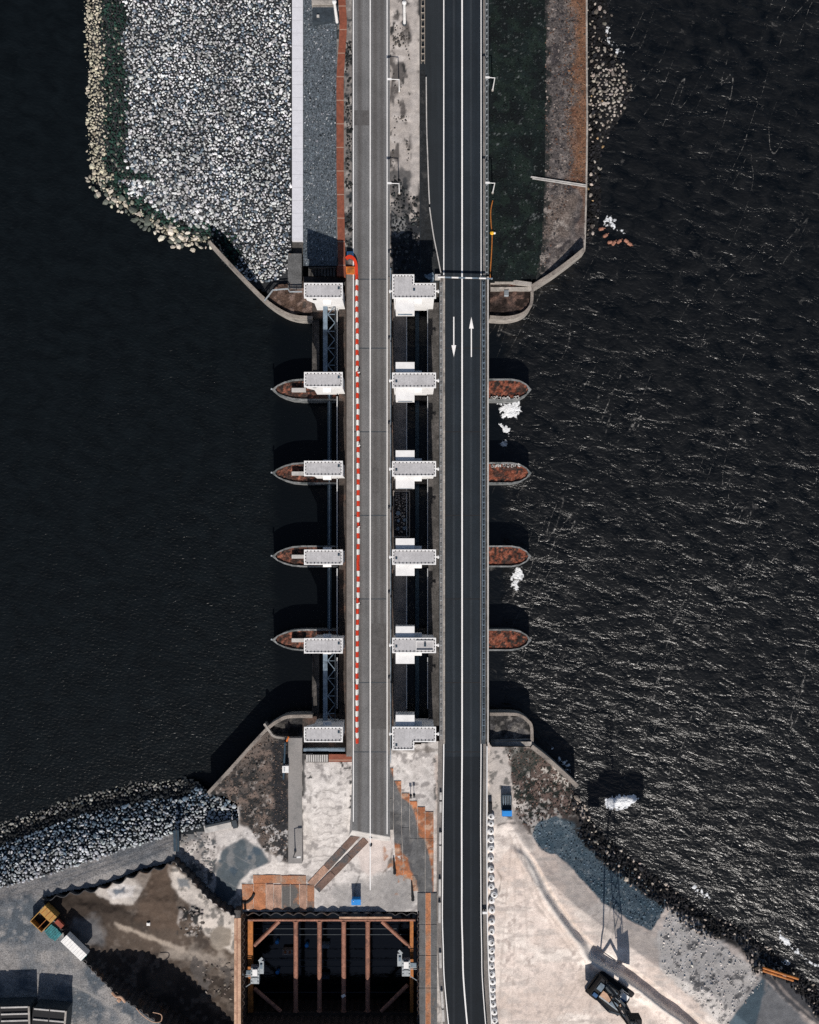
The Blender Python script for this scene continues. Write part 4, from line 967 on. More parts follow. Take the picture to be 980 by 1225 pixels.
# ------------------------------------------------------------------ sheet pile pit
def wavy(px, z, period, amp, shape='arc'):
    P = [np.array(W(x, y, z)[:2]) for x, y in px]; out = []; s = 0
    for a, c in zip(P[:-1], P[1:]):
        L = np.linalg.norm(c - a); d = (c - a) / L; q = np.array((-d[1], d[0])); m = max(2, int(L / (period / 9)))
        for k in range(m):
            u = (s + L * k / m) / period; w = abs(math.sin(PI * u)) if shape == 'arc' else max(-1, min(1, 1.7 * math.sin(2 * PI * u))) * .5 + .5
            out.append(a + (c - a) * k / m + q * amp * w)
        s += L
    out.append(P[-1]); return out
t = thing('sheet_pile_pit', 'wavy sheet pile wall round the muddy pit beside the gravel yard', 'sheet piling', W(150, 1120, -3))
for ln, z, per, amp, sh in (([(50, 1075), (80, 1068), (112, 1063), (140, 1054), (165, 1043), (190, 1037), (206, 1031)], 7.3, 2.9, -.75, 'arc'),
                            ([(206, 1031), (226, 1052), (245, 1073), (262, 1087), (281, 1098)], 7.2, 1.45, .42, 'arc'),
                            ([(50, 1075), (64, 1100), (100, 1150), (120, 1172), (140, 1191), (215, 1243), (300, 1335)], 6.4, 1.5, .4, 'trap')):
    b = MB(); b.strip([(*p, z) for p in wavy(ln, z, per, amp, sh)], .14, -9, z); b.build('pile_wall', 'pile_sheet', t)
PITF = [(46, 1070), (110, 1052), (165, 1032), (210, 1020), (250, 1066), (290, 1094), (290, 1260), (240, 1290), (140, 1225), (90, 1160)]
def z_pit(x, y):
    m1 = np.exp(-((x - 232) / 14) ** 2 - ((y - 1100) / 16) ** 2) * 1.8; m2 = np.exp(-((x - 264) / 14) ** 2 - ((y - 1121) / 14) ** 2) * 1.0
    rim = 1.6 * sstep(28, 0, pdist(x, y, [(206, 1031), (245, 1075), (281, 1100)]))
    lo = np.interp(x, [60, 105, 120, 140, 171, 223], [4.9, 4.3, 3.3, .9, -1.7, -2.8]); up = np.interp(x, [60, 110, 200, 280], [4.9, 4.1, 1.6, .4])
    k = sstep(1088, 1140, y + (x - 170) * -.12); z = up * (1 - k) + lo * k
    return z + m1 + m2 + rim + (fbm(x, y, 10, 4, 15) - .5) * .7 - .5 * np.exp(-((y - 1100 - (x - 200) * .25) / 8) ** 2)
def pit_col(x, y):
    p = Paint(x, y, (.075, .058, .047)); p.noise((.045, .036, .031), 24, .48, .62, 130); p.noise((.11, .09, .076), 7, .55, .7, 131); p.poly([(48, 1072), (112, 1060), (150, 1085), (170, 1108), (140, 1112), (100, 1100), (76, 1104)], (.042, .032, .026), 4, 6, 12, 129, .85)
    w1 = [(103, 1058), (135, 1050), (180, 1036), (176, 1060), (160, 1082), (135, 1082), (115, 1072)]; p.poly(w1, (.42, .385, .355), 2, 6, 14, 132)
    p.poly([(128, 1066), (140, 1056), (162, 1060), (158, 1072), (136, 1075)], (.56, .53, .51), 2, 3, 8, 133); p.poly([(134, 1065), (148, 1062), (150, 1068), (138, 1070)], (.14, .16, .19), 1.5, 3, 6, 134)
    w2 = [(203, 1036), (214, 1040), (228, 1054), (246, 1074), (262, 1088), (290, 1098), (290, 1140), (262, 1132), (240, 1108), (222, 1078), (206, 1062)]; p.poly(w2, (.45, .41, .375), 2, 5, 12, 135)
    p.noise((.16, .15, .14), 8, .56, .66, 136, where=w2); p.poly([(212, 1050), (226, 1052), (226, 1062), (215, 1060)], (.10, .12, .14), 1.5, 3, 6, 137, .8)
    p.poly([(150, 1040), (206, 1030), (204, 1060), (216, 1090), (214, 1112), (190, 1112), (160, 1100), (176, 1070)], (.085, .06, .045), 4, 5, 14, 138, .7)
    p.noise((.30, .27, .25), 7, .5, .6, 139, where=[(216, 1082), (240, 1090), (242, 1118), (224, 1120), (212, 1104)]); p.noise((.03, .03, .03), 6, .54, .6, 140, where=[(212, 1084), (242, 1086), (244, 1122), (212, 1118)])
    p.poly([(252, 1116), (262, 1108), (277, 1112), (276, 1130), (262, 1137), (253, 1130)], (.20, .175, .15), 2, 3, 8, 141)
    p.line([(138, 1105), (170, 1118), (200, 1130), (219, 1138)], 4, (.33, .28, .235), 2, 3, .8); p.line([(200, 1140), (230, 1142), (262, 1150), (282, 1162)], 16, (.27, .235, .205), 5, 8, .75)
    p.noise((.09, .08, .075), 8, .5, .6, 142, where=[(220, 1140), (285, 1150), (285, 1200), (240, 1190)])
    p.poly([(85, 1095), (118, 1098), (122, 1126), (95, 1140)], (.15, .15, .155), 5, 10, 14, 143, .7)
    return p.c
struct(terrain('pit_floor', PITF, 1.4, z_pit, pit_col, 'ground'), 'muddy brown and pale sand floor of the pit')
zc = float(z_pit(np.array([177.5]), np.array([1105.7]))[0]); b = MB(); b.pbox(175.5, 1104, 179.5, 1107.5, zc - .3, zc + .6); b.pbox(176.2, 1104.6, 178.8, 1106.9, zc + .603, zc + .75); tag(b.build('crate', 'white_plastic'), 'small white crate alone on the brown pit floor', 'crate')

# ------------------------------------------------------------------ braced cofferdam
t = thing('cofferdam', 'deep braced cofferdam with rust brown struts at the bottom of the picture', 'cofferdam', W(392, 1160, -7))
b = MB(); b.strip([(*p, 3.6) for p in wavy([(283, 1095.5), (500, 1095.5)], 3.6, 2.3, .55, 'arc')], .16, -9, 3.6); b.build('pile_wall', 'pile_sheet', t)
b = MB(); b.strip([(*p, 7.0) for p in wavy([(499.5, 1092), (499.5, 1300)], 7.0, 1.4, .3, 'trap')], .16, -9, 6.2); b.build('pile_wall', 'rust_dark', t)
b = MB(); b.strip([(*p, 6.2) for p in wavy([(290.5, 1098), (290.5, 1300)], 6.2, 1.4, .3, 'trap')], .16, -9, 6.0); b.build('pile_wall', 'rust_dark', t)
b = MB(); b.strip([(*p, 9.0) for p in wavy([(289, 1233), (502, 1233)], 9.0, 1.4, .3, 'trap')], .2, -9, 9.0); b.build('pile_wall', 'rust_dark', t)
ST = 1.6
for x in (354, 382.3, 411.3, 440):
    b = MB(); b.tube([W(x, 1101.5, ST), W(x, 1211, ST)], .47, 12)
    for y in (1101.6, 1209): b.tube([W(x, y, ST), W(x, y + 1.2, ST)], .62, 12)
    b.build('strut', 'rust_brown', t, smooth=False)
for (x0, y0), (x1, y1) in (((334, 1102), (304, 1131)), ((457, 1102), (491, 1133)), ((304, 1182), (336, 1210)), ((488, 1178), (456, 1210))):
    b = MB(); b.tube([W(x0, y0, ST), W(x1, y1, ST)], .42, 10); b.build('diagonal_strut', 'rust_brown', t)
b = MB(); b.pbox(296.6, 1100, 302.6, 1213, ST - .9, ST + .3); b.build('waler', 'rust_orange', t)
b = MB(); b.pbox(490.5, 1102, 494.6, 1213, ST - .9, ST + .3); b.build('waler', 'rust_orange', t)
b = MB(); b.bar(W(297, 1100.3, ST), W(497, 1100.3, ST), .35, .9); b.build('waler', 'rust_brown', t)
b = MB(); b.bar(W(297, 1213, ST), W(497, 1213, ST), .8, .9); b.build('waler', 'rust_dark', t)
b = MB(); b.bar(W(406, 1097.6, 3.9), W(469, 1097.6, 3.9), .35, .5); b.build('capping_plank', 'beam_pale', t)
for y, z in ((1111, -3), (1118, -3), (1148.5, -3), (1156, -4), (1187, -3)):
    b = MB(); b.bar(W(303, y, z), W(489, y, z), .12); b.build('lower_tie', 'steel_dark', t)
struct(flat('pit_water', W(288, 0, -7)[0], W(505, 0, -7)[0], W(0, 1260, -7)[1], W(0, 1090, -7)[1], -6.5, 'calm'))
for (x, y, w, h, m, nm, lb) in ((388, 1132, 12, 5, 'steel_blue', 'pump', 'blue grey pump low in the cofferdam between second and third strut, upper'), (388, 1169, 12, 5, 'steel_navy', 'pump', 'dark blue pump low in the cofferdam between second and third strut, lower'),
                         (344, 1139.5, 12, 6, 'rubble', 'brick_pallet', 'pallet of pale and red bricks low in the cofferdam left of the first strut')):
    tt = thing(nm, lb, nm.split('_')[0], W(x, y, -5)); b = MB(); b.pbox(x - w / 2, y - h / 2, x + w / 2, y + h / 2, -6.4, -4.6); b.build('body', m, tt)
    b = MB(); b.pbox(x - w / 3, y - h / 4, x - w / 8, y + h / 4, -4.597, -4.2); b.pbox(x + w / 8, y - h / 4, x + w / 3, y + h / 4, -4.597, -4.3); b.build('top_fitting', 'rust' if m == 'rubble' else m, tt)
for (x, y, lb) in ((331.5, 1127, 'small bright blue drum in the cofferdam, upper left'), (367, 1131, 'bright blue drum in the cofferdam between first and second strut'), (332, 1163, 'small pale blue drum in the cofferdam, lower left')):
    b = MB(); b.lathe(W(x, y, -5.2), [(.38, -1.3), (.4, 0), (.4, .3), (.3, .34)]); tag(b.build('drum', 'blue'), lb, 'drum')
b = MB(); b.obox((*W(411, 1191, ST + .5)[:2], ST + .48), .8, .5, .35, .5); b.obox((*W(411, 1191, ST + .9)[:2], ST + .84), .4, .4, .2, .5)
tag(b.build('tool_case', 'white_plastic'), 'small white case standing on the lower end of the third strut', 'case')
t = thing('capping_beam', 'pale brown beam between the muddy pit and the cofferdam', 'beam', W(284, 1160, 6.2))
b = MB(); b.pbox(280.2, 1098.5, 288.2, 1310, -6, 6.35); b.build('beam_body', 'beam_pale', t)
b = MB(); b.pbox(283.2, 1098.6, 284.1, 1310, 6.353, 6.5); b.build('beam_seam', 'rust_brown', t)
b = MB(); b.pbox(280.6, 1089, 287.8, 1098, 4, 6.9); b.build('end_cap', 'concrete_dark', t)
def hydraulic(label, x, y, s):
    z = 3.2; t = thing('hydraulic_unit', label, 'machine', W(x, y, z - 1), 'grey machines on the cofferdam frame')
    P = lambda dx, dy, zz: W(x + s * dx, y + dy, zz)
    def bx_(dx0, dy0, dx1, dy1, z0, z1, nm, m):
        b = MB(); a = P(dx0, dy0, z1); c = P(dx1, dy1, z1); b.box(a[0], c[0], a[1], c[1], z0, z1); return b.build(nm, m, t)
    bx_(-6, -9, 4, 11, 1.9, 3.6, 'housing', 'galv'); bx_(-4, -6, 2, 2, 3.603, 4.3, 'engine_cover', 'white'); bx_(-4, 4, 2, 9, 3.603, 3.9, 'engine_cover', 'galv')
    bx_(4.1, -16, 9.5, -1, 1.6, 3.0, 'tank', 'galv'); bx_(5, -12, 8, -7, 3.003, 3.3, 'tank_lid', 'steel_blue'); bx_(-17, -5, -6.1, 1, 3.0, 3.6, 'gangway', 'steel_blue')
    for i, (a, c) in enumerate((((-15, 0), (-6, 0)), ((-15, 2.5), (-6, 2)))):
        b = MB(); b.bar(P(*a, 4.6), P(*c, 4.6), .12); b.build('handrail', 'galv', t)
    b = MB(); b.bar(P(-14, 16, 4.2), P(-5, 10, 3.5), .14); b.bar(P(4, -16, 3.2), P(8, -20, 3.2), .5, .2); b.build('hose', 'galv', t)
    for k in range(5): b = MB(); b.bar(P(-5.5, -8 + 4 * k, 3.64), P(3.5, -8 + 4 * k, 3.64), .12, .08); b.build('rib', 'steel_dark', t)
    for dx in (-4, 2): b = MB(); a = P(dx, 0, 1.9); b.bar((a[0], a[1], -2), a, .4); b.build('leg', 'steel_dark', t)
hydraulic('grey hydraulic machine on the left side frame of the cofferdam', 306, 1166, 1)
hydraulic('grey hydraulic machine on the right side frame of the cofferdam', 485, 1157, -1)

# ------------------------------------------------------------------ steel road plates
def ground_at(x, y): return float(z_mid(np.array([float(x)]), np.array([float(y)]))[0])
NP = [0]
def plate(px, mat, label, group, z=None, th=.05):
    zz = [(ground_at(x, y) if z is None else z) + .14 + .012 * (NP[0] % 5) for x, y in px]; NP[0] += 1
    top = [W(x, y, q) for (x, y), q in zip(px, zz)]; c = np.mean([p for p in top], 0); b = MB()
    b.add([(p[0], p[1], p[2] - th - .25) for p in top] + top, [(3, 2, 1, 0), (4, 5, 6, 7), (0, 1, 5, 4), (1, 2, 6, 5), (2, 3, 7, 6), (3, 0, 4, 7)])
    o = b.build('steel_plate', mat, None, origin=tuple(c)); tag(o, label, 'steel plate', group); return o
G1 = 'rusty plates of the pad above the cofferdam'
pad = [((303, 1047, 336, 1056.5), 'plate_rust', 'rust brown plate along the upper edge of the pad, left half'), ((336.5, 1047.6, 366, 1057.5), 'plate_rust', 'rust brown plate along the upper edge of the pad, right half'),
       ((289.5, 1058, 303, 1088), 'plate_rust', 'leftmost upright plate of the rusty pad with a black hose across it'), ((303.5, 1057, 318, 1088.5), 'plate_rust', 'second upright plate from the left in the rusty pad'),
       ((318.5, 1058, 327, 1088.5), 'plate_dusty', 'narrow pale upright plate in the middle of the rusty pad'), ((327.5, 1058.5, 337, 1089), 'plate_dusty', 'dusty upright plate beside the stained one in the rusty pad'),
       ((337.5, 1058.5, 347, 1089), 'plate_mixed', 'upright plate with dark mud stains in the right half of the rusty pad'), ((347.5, 1058.5, 358, 1090), 'plate_mixed', 'dark stained plate with rusty lower end in the rusty pad'),
       ((358.5, 1058.5, 367, 1090), 'plate_dusty', 'pale brown plate second from the right end of the rusty pad'), ((367.5, 1059, 376, 1090), 'plate_mixed', 'rightmost plate of the rusty pad, dark at its upper end')]
for (x0, y0, x1, y1), m, lb in pad: plate([(x0, y0), (x0, y1), (x1, y1), (x1, y0)], m, lb, G1)
G2 = 'plates of the two slanting wheel tracks'
for nm, (a, c), seq in (('upper', ((371, 1059), (430.5, 995)), ('plate_dusty', 'plate_mixed', 'plate_mixed')), ('lower', ((379, 1065), (438, 1004.5)), ('plate_mixed', 'plate_mixed', 'plate_mixed'))):
    a, c = np.array(a, float), np.array(c, float); d = (c - a) / np.linalg.norm(c - a); q = np.array((-d[1], d[0])) * 4.3
    for k, m in enumerate(seq):
        p0 = a + (c - a) * (k / 3 + .004); p1 = a + (c - a) * ((k + 1) / 3 - .004)
        m2 = M.setdefault('plate_brown_grey', surf('brown_grey_plate', (.15, .095, .075), .4, .5, 5, .3, .85, .015, stain=(.07, .068, .07), stain_scale=.25, stain_at=(.5, .6))) if m == 'plate_mixed' else m
        plate([p0 - q, p0 + q, p1 + q, p1 - q], m2, '%s plate of the %s slanting wheel track to the old road' % (('lowest', 'middle', 'topmost')[k], nm), G2)
G3 = 'road plates of the plated track beside the main road'
M['plate_attr'] = attr_surf('road_plate_steel', 4.5, .28, .85, .012, .5, .25)
LANE = [(460, 916), (466.5, 918), (472.6, 935), (481, 954), (490, 961), (497.5, 974), (502, 1001), (508, 1004), (513.5, 1025), (516.6, 1040), (518, 1070), (500.5, 1070), (499, 1054), (491, 1040), (488, 1026), (481, 1020), (479, 1011), (471, 1008), (469, 995), (460, 993)]
def plate_col(x, y):
    p = Paint(x, y, (.43, .17, .08)); p.noise((.30, .115, .055), 14, .48, .62, 180); p.noise((.42, .27, .19), 9, .54, .68, 181)
    p.noise((.20, .10, .062), 5, .54, .68, 185); p.noise((.30, .22, .17), 4, .60, .72, 186)
    p.poly(LANE, (.105, .105, .107), .8, 1.6, 7, 182); p.noise((.075, .075, .078), 16, .5, .66, 183, where=LANE, sx=1.6); p.noise((.15, .145, .14), 5, .58, .7, 184, where=LANE, amt=.7)
    return p.c
def plate_grid(x0, y0, x1, y1, label, group, skew=0.):
    nx, ny = max(2, int((x1 - x0) / 1.1)), max(2, int((y1 - y0) / 1.1)); gx, gy = np.meshgrid(np.linspace(x0, x1, nx), np.linspace(y0, y1, ny))
    gx = gx + skew * np.maximum(gy - 992, 0)
    zc = [ground_at(x, y) for x, y in ((x0, y0), (x1, y0), (x0, y1), (x1, y1))]; u = (gx - gx.min()) / (x1 - x0); v = (gy - y0) / (y1 - y0)
    z = (zc[0] * (1 - u) + zc[1] * u) * (1 - v) + (zc[2] * (1 - u) + zc[3] * u) * v + .16 + .012 * (NP[0] % 5); NP[0] += 1
    k = (CAM_Z - z) / (CAM_Z - DECK_Z) / PPM; T = np.stack([(gx - NX) * k, (NY - gy) * k, z], -1); c = T.reshape(-1, 3).mean(0)
    i = np.arange(nx * ny).reshape(ny, nx); Q = np.stack([i[1:, :-1], i[1:, 1:], i[:-1, 1:], i[:-1, :-1]], -1).reshape(-1, 4)
    ring = np.concatenate([i[0, :], i[1:, -1], i[-1, -2::-1], i[-2:0:-1, 0]]); B = T.reshape(-1, 3)[ring] - (0, 0, .3); nb = nx * ny; m = len(ring)
    S = np.array([(ring[q], ring[(q + 1) % m], nb + (q + 1) % m, nb + q) for q in range(m)])
    V = np.concatenate([T.reshape(-1, 3), B]) - c; cl = plate_col(gx, gy).reshape(-1, 3)
    o = np_mesh('steel_plate', V, np.concatenate([Q, S]), 'plate_attr', np.concatenate([cl, cl[ring]])); o.location = tuple(c)
    return tag(o, label, 'steel plate', group)
cols = [((462.3, 470.6), (919, 955, 993)), ((471, 480.2), (934.5, 974, 1010, 1024, 1050)), ((480.6, 490), (949, 990, 1023, 1052)), ((490.4, 499.4), (958.5, 1003, 1047, 1066)), ((499.8, 508.6), (965.5, 1003, 1067)), ((509, 518.8), (971, 1003, 1067))]
colnm = ('first', 'second', 'third', 'fourth', 'fifth', 'rightmost'); rownm = ('top', 'second', 'third', 'fourth')
for ci, ((x0, x1), ys_) in enumerate(cols):
    for ri in range(len(ys_) - 1):
        plate_grid(x0, ys_[ri] + .25, x1, ys_[ri + 1] - .25, '%s plate in the %s column of the curved plate track' % (rownm[ri], colnm[ci]), G3, .05 if ci in (1, 2) else .02 if ci == 3 else 0)
M['plate_stripe_g'] = surf('mud_dark_plate', (.11, .11, .112), .25, .5, 5, .3, .85, .015, stain=(.2, .14, .1), stain_scale=.2, stain_at=(.6, .7))
ys2 = (1068, 1106, 1143, 1182, 1226, 1268)
for k in range(5):
    for j, (x0, x1, m) in enumerate(((499.5, 509, 'plate_stripe_g'), (509.2, 515.4, 'plate_rust'), (515.6, 523, 'plate_stripe_g'))):
        sh = -0.0
        plate([(x0, ys2[k] + .3), (x0, ys2[k + 1] - .4), (x1, ys2[k + 1] - .4), (x1, ys2[k] + .3)], m,
              '%s plate of the %s lane in the striped plate road beside the cofferdam, %s row' % (('grey', 'orange', 'grey')[j], ('left', 'middle', 'right')[j], ('first', 'second', 'third', 'fourth', 'fifth')[k]), 'striped plate road beside the cofferdam')
b = MB(); b.tube([W(x, y, ground_at(x, y) + .35) for x, y in smooth_line([(289, 1079), (295, 1079.5), (301, 1075), (304, 1069)], 5)], .28, 8); tag(b.build('hose', 'black'), 'thick black hose curling over the left end of the rusty pad', 'hose')
for k, (x0, y0, x1, y1, lb) in enumerate(((471, 1026, 472.3, 1044, 'black post lying at the left edge of the plated track, upper'), (492.5, 1056, 494, 1076, 'black post lying at the left edge of the plated track, lower'))):
    z = ground_at(x0, y0) + .4; b = MB(); b.tube([W(x0, y0, z), W(x1, y1, z)], [.12, .3], 8); b.lathe(W(x1, y1, z - .1), [(.34, 0), (.34, .25)]); tag(b.build('post', 'black'), lb, 'post')
p = W(443.5, 1012, 7.6); b = MB(); b.lathe((p[0], p[1], 6.0), [(.3, 0), (.3, 1.0), (.12, 1.1), (.1, 1.9)], 10); tag(b.build('bollard', 'black'), 'black bollard at the end of the old road centre line', 'bollard')
for k, (x, y) in enumerate(((491.5, 953.5), (495.5, 952.5))):
    p = W(x, y, 8.5); t = thing('marker_post', 'dark marker post on the gravel, %s of a pair' % ('left', 'right')[k], 'post', (p[0], p[1], 7.2), 'pair of marker posts')
    b = MB(); b.lathe((p[0], p[1], 7.2), [(.26, 0), (.26, .25), (.07, .3), (.07, 1.9)], 8); b.build('post_body', 'black', t); b = MB(); b.obox((p[0], p[1], 9.0), .5, .08, .7, 0); b.build('marker_board', 'steel_dark', t)
# pale steps, paving strip
def steps(name, label, x0, x1, y0, y1, n, z0, z1, mat):
    t = thing(name, label, 'stairs', W((x0 + x1) / 2, y0, z0))
    for k in range(n):
        a = x0 + (x1 - x0) * k / n; z = z0 + (z1 - z0) * k / n; b = MB(); b.pbox(a, y0, a + (x1 - x0) / n - .9, y1, z - .5, z + .15); b.build('step', mat, t)
    b = MB(); b.pbox(x0 - .6, y0 - .3, x1 + .3, y1 + .6, min(z0, z1) - 1, max(z0, z1) + .06) if mat == 'concrete_pale' else b.pbox(x0, y0 - .9, x1, y0 - .1, min(z0, z1) - .3, z1 + .4); b.build('stringer', 'concrete_dark', t)
steps('stairs', 'pale concrete steps below the lowest left tower', 366.5, 393, 903, 911.5, 10, 7.44, 7.5, 'concrete_pale')
steps('stairs', 'dark steps above the topmost left tower', 369, 402, 320, 330, 9, 5.6, 7.3, 'concrete_dark')
b = MB(); b.pbox(393.4, 902.5, 421, 911.5, 6.8, 7.47); struct(b.build('brick_landing', 'brick_red'))
for nm, q in (('lower', (363, 889, 413, 899.5)), ('upper', (363, 331, 413, 341))):
    b = MB(); b.pbox(q[0], q[1], q[2], q[3], 2, 5.6); b.pbox(q[0], q[1] + 6.5, q[2], q[3] - .5, 5.603, 7.0, 1)
    tag(b.build('retaining_wall', ['concrete_brown', 'steel_blue' if nm == 'lower' else 'concrete_dark']), 'dark retaining wall with blue grey coping at the %s end of the left towers' % nm, 'wall')
b = MB(); b.pbox(362, 336, 414, 380, -8, 4.4); struct(b.build('abutment_core', 'concrete_brown'))
b = MB(); b.pbox(362, 857, 414, 902, -8, 4.4); struct(b.build('abutment_core', 'concrete_brown'))
b = MB(); b.pbox(467.5, 333, 526, 362, -8, 4.5); struct(b.build('abutment_core', 'concrete_dark'))
b = MB(); b.pbox(467.5, 868, 526, 896, -8, 4.5); struct(b.build('abutment_core', 'concrete_brown'))
# lamp post in the service path, cabinet and pipe beside it
def lamp(label, base, head, zb, h, arm, mat='galv', grp='street lamps along the roads'):
    """pole on base, bracket arm towards head"""
    B = W(*base, zb); t = thing('street_lamp', label, 'street lamp', B, grp)
    b = MB(); b.tube([B, (B[0], B[1], zb + h)], [.13, .08], 8); b.build('pole', mat, t)
    e = (B[0] + arm[0], B[1] + arm[1], zb + h + .15)
    b = MB(); b.tube([(B[0], B[1], zb + h - .05), e], .075, 6); b.build('bracket', mat, t)
    b = MB(); a = math.atan2(arm[1], arm[0]); b.obox((e[0], e[1], e[2] - .1), .8, .34, .2, a); b.build('lamp_head', 'white', t)
    b = MB(); b.lathe((B[0], B[1], zb), [(.24, 0), (.24, .5), (.14, .55)], 8); b.build('pole_base', 'concrete', t)
LH = 6.6
for (bx_, by_, lb) in ((589.3, 108.5, 'lamp post on the edge of the dark grass slope, upper'), (589.3, 231, 'lamp post on the edge of the dark grass slope, lower')): lamp(lb, (bx_, by_), None, 7.3, LH, (-1.45, 0.02), 'white')
for (bx_, by_, lb) in ((477.8, 110.5, 'lamp post on the sandy median, upper'), (477.8, 231.5, 'lamp post on the sandy median, lower')): lamp(lb, (bx_, by_), None, 7.3, LH, (-1.85, 0.02), 'white')
lamp('short lamp post on the grey service path below the left towers', (353.4, 1019), None, 6.55, 4.4, (1.1, .1), 'steel_dark')
for (x, y, h, lb) in ((484, 28.5, 9.2, 'thick white mast on the sandy median at the top'), (403.5, 27.5, 9.2, 'thick white mast beside the brick path at the top')):
    B = W(x, y, 7.3); t = thing('mast', lb, 'mast', B, 'white masts'); b = MB(); b.tube([B, (B[0], B[1], 7.3 + h)], [.32, .26], 10); b.build('mast_tube', 'white', t)
    b = MB(); b.lathe(B, [(.5, 0), (.5, .4), (.33, .5)], 10); b.build('mast_foot', 'steel_dark', t); b = MB(); b.lathe((B[0], B[1], 7.3 + h), [(.42, -.1), (.42, .2), (.1, .35)], 10); b.build('mast_cap', 'white', t)
t = thing('utility_box', 'dark technical hut with a pale edge, beside a white mast left of the old road', 'box', W(385, 14, 7))
b = MB(); b.pbox(374, 8, 399, 26, 4, 7.3); b.build('hut_body', 'steel_dark', t); b = MB(); b.pbox(373, 0, 401, 5.5, 4, 7.6); b.build('hut_slab', 'concrete', t)
b = MB(); b.pbox(379, 17.5, 382, 20, 7.303, 7.7); b.build('vent', 'concrete_pale', t); b = MB(); b.bar(W(374, 8, 7.35), W(399, 8, 7.35), .1); b.build('hut_trim', 'concrete', t)
t = thing('cable_duct', 'blue pipe duct with a white cabinet beside the grey service path', 'duct', W(341, 905, 6))
b = MB(); b.bar(W(341.3, 888, 7.2), W(339.3, 932, 7.2), .32, .5); b.build('pipe', 'steel_navy', t); b = MB(); b.pbox(337.8, 916.5, 345.4, 924.5, 6, 7.9); b.build('cabinet', 'white', t)
b = MB(); b.pbox(339.5, 918, 341, 923, 7.903, 7.96); b.build('cabinet_lid', 'galv', t)
b = MB(); b.obox((*W(344, 884.5, 6.9)[:2], 6.3), 1.0, .35, .6, 1.2); b.obox((*W(344, 884.5, 6.9)[:2], 6.9), .5, .2, .15, 1.2); tag(b.build('fire_extinguisher_box', 'orange'), 'small orange box at the head of the grey service path', 'box')
# boom across the main road
t = thing('boom_barrier', 'white and dark boom barrier lying right across the main road', 'boom barrier', W(522, 331, 7.5))
for k in range(8):
    x0 = 524 + k * 8.2; b = MB(); b.bar(W(x0, 331.6 + k * .22, 8.9), W(x0 + 8.15, 331.8 + k * .22, 8.9), .22, .3); b.build('boom_segment', 'line' if k % 2 == 0 else 'steel_blue', t)
b = MB(); b.pbox(520.5, 328, 527, 333.6, 7.45, 8.8); b.build('drive_box', 'concrete_pale', t); b = MB(); b.bar(W(588.5, 333.3, 7.3), W(588.5, 333.3, 8.85), .3); b.build('rest_post', 'white', t)
b = MB(); b.tube([W(508, 329, 7.9), W(513, 333, 8.1), W(519, 332, 8.1)], .3, 6); b.obox((*W(515, 330, 7.6)[:2], 7.5), 1.4, .8, .5, .4); b.obox((*W(517, 336, 7.6)[:2], 7.5), .8, .5, .6, 1.2); tag(b.build('cable_reel', 'steel_blue'), 'tangle of blue grey cable gear beside the topmost middle tower', 'cable gear')
b = MB(); b.tube([W(x, y, 7.45) for x, y in smooth_line([(589.5, 240), (587.2, 252), (587.6, 268), (588.8, 280), (588.2, 300), (587, 320), (586.6, 333)], 5)], .11, 6); tag(b.build('hose', 'rust_orange'), 'thin orange hose along the edge of the dark grass slope', 'hose')
p = W(589, 278, 8); b = MB(); b.lathe((p[0], p[1], 7.25), [(.4, 0), (.4, .3), (.25, .35), (.25, .8), (.1, .95)], 10, 0); b.lathe((p[0] + .5, p[1], 7.25), [(.22, 0), (.22, .4), (.1, .5)], 8, 1); tag(b.build('beacon', [surf('bright_yellow', (.75, .42, .03), .1, 2, 6, .1, .4, 0), 'white']), 'yellow beacon beside the orange hose on the grass', 'beacon')
b = MB(); b.pbox(603.5, 347, 608.5, 354, 4.8, 5.6)
for k in range(5): b.pbox(603.3, 347.4 + k * 1.3, 608.7, 348.0 + k * 1.3, 5.603, 5.75)
tag(b.build('grating', 'galv'), 'small pale grating on the soil of the upper right abutment', 'grating')

# concrete barrier pieces along the left edge of the main road, below the bridge
ys3 = [(948, 957), (959, 972), (996, 1010), (1012, 1030), (1052, 1072), (1080, 1104), (1140, 1158), (1186, 1206), (1208, 1222)]
for k, (a, c) in enumerate(ys3):
    xa = float(np.interp(a, [948, 1100, 1170, 1225], [527.4, 525.8, 527.5, 531])); xc = float(np.interp(c, [948, 1100, 1170, 1225], [527.4, 525.8, 527.5, 531]))
    A, C_ = W(xa, a, 8.1), W(xc, c, 8.1); ctr = ((A[0] + C_[0]) / 2, (A[1] + C_[1]) / 2, 7.42); b = MB(); Lh = math.hypot(A[0] - C_[0], A[1] - C_[1]); an = math.atan2(A[1] - C_[1], A[0] - C_[0])
    b.obox((0, 0, 0), Lh, .5, .25, 0, 0); b.obox((0, 0, .253), Lh, .42, .55, 0, 0, 1); o = b.build('barrier', 'concrete_pale', None, origin=(0, 0, 0)); o.location = ctr; o.rotation_euler = (0, 0, an)
    tag(o, 'pale concrete barrier piece left of the main road, %s of nine from the bridge' % ('first', 'second', 'third', 'fourth', 'fifth', 'sixth', 'seventh', 'eighth', 'last')[k], 'barrier', 'concrete barriers at the left edge of the main road')
rl('guard_rail', 'galvanised guard rail at the right edge of the main road below the bridge', 'guard rail', [(582.5, 892), (582.2, 1000), (582.8, 1100), (584.5, 1160), (588, 1225), (596, 1300)], 7.45, .75, 1.6, 'white', 0, rail=.2)
b = MB(); Ls = [(x + 2.6, y) for x, y in R if y > 885]; Rs = [(x + 8.2, y) for x, y in R if y > 885]; n = len(Ls)
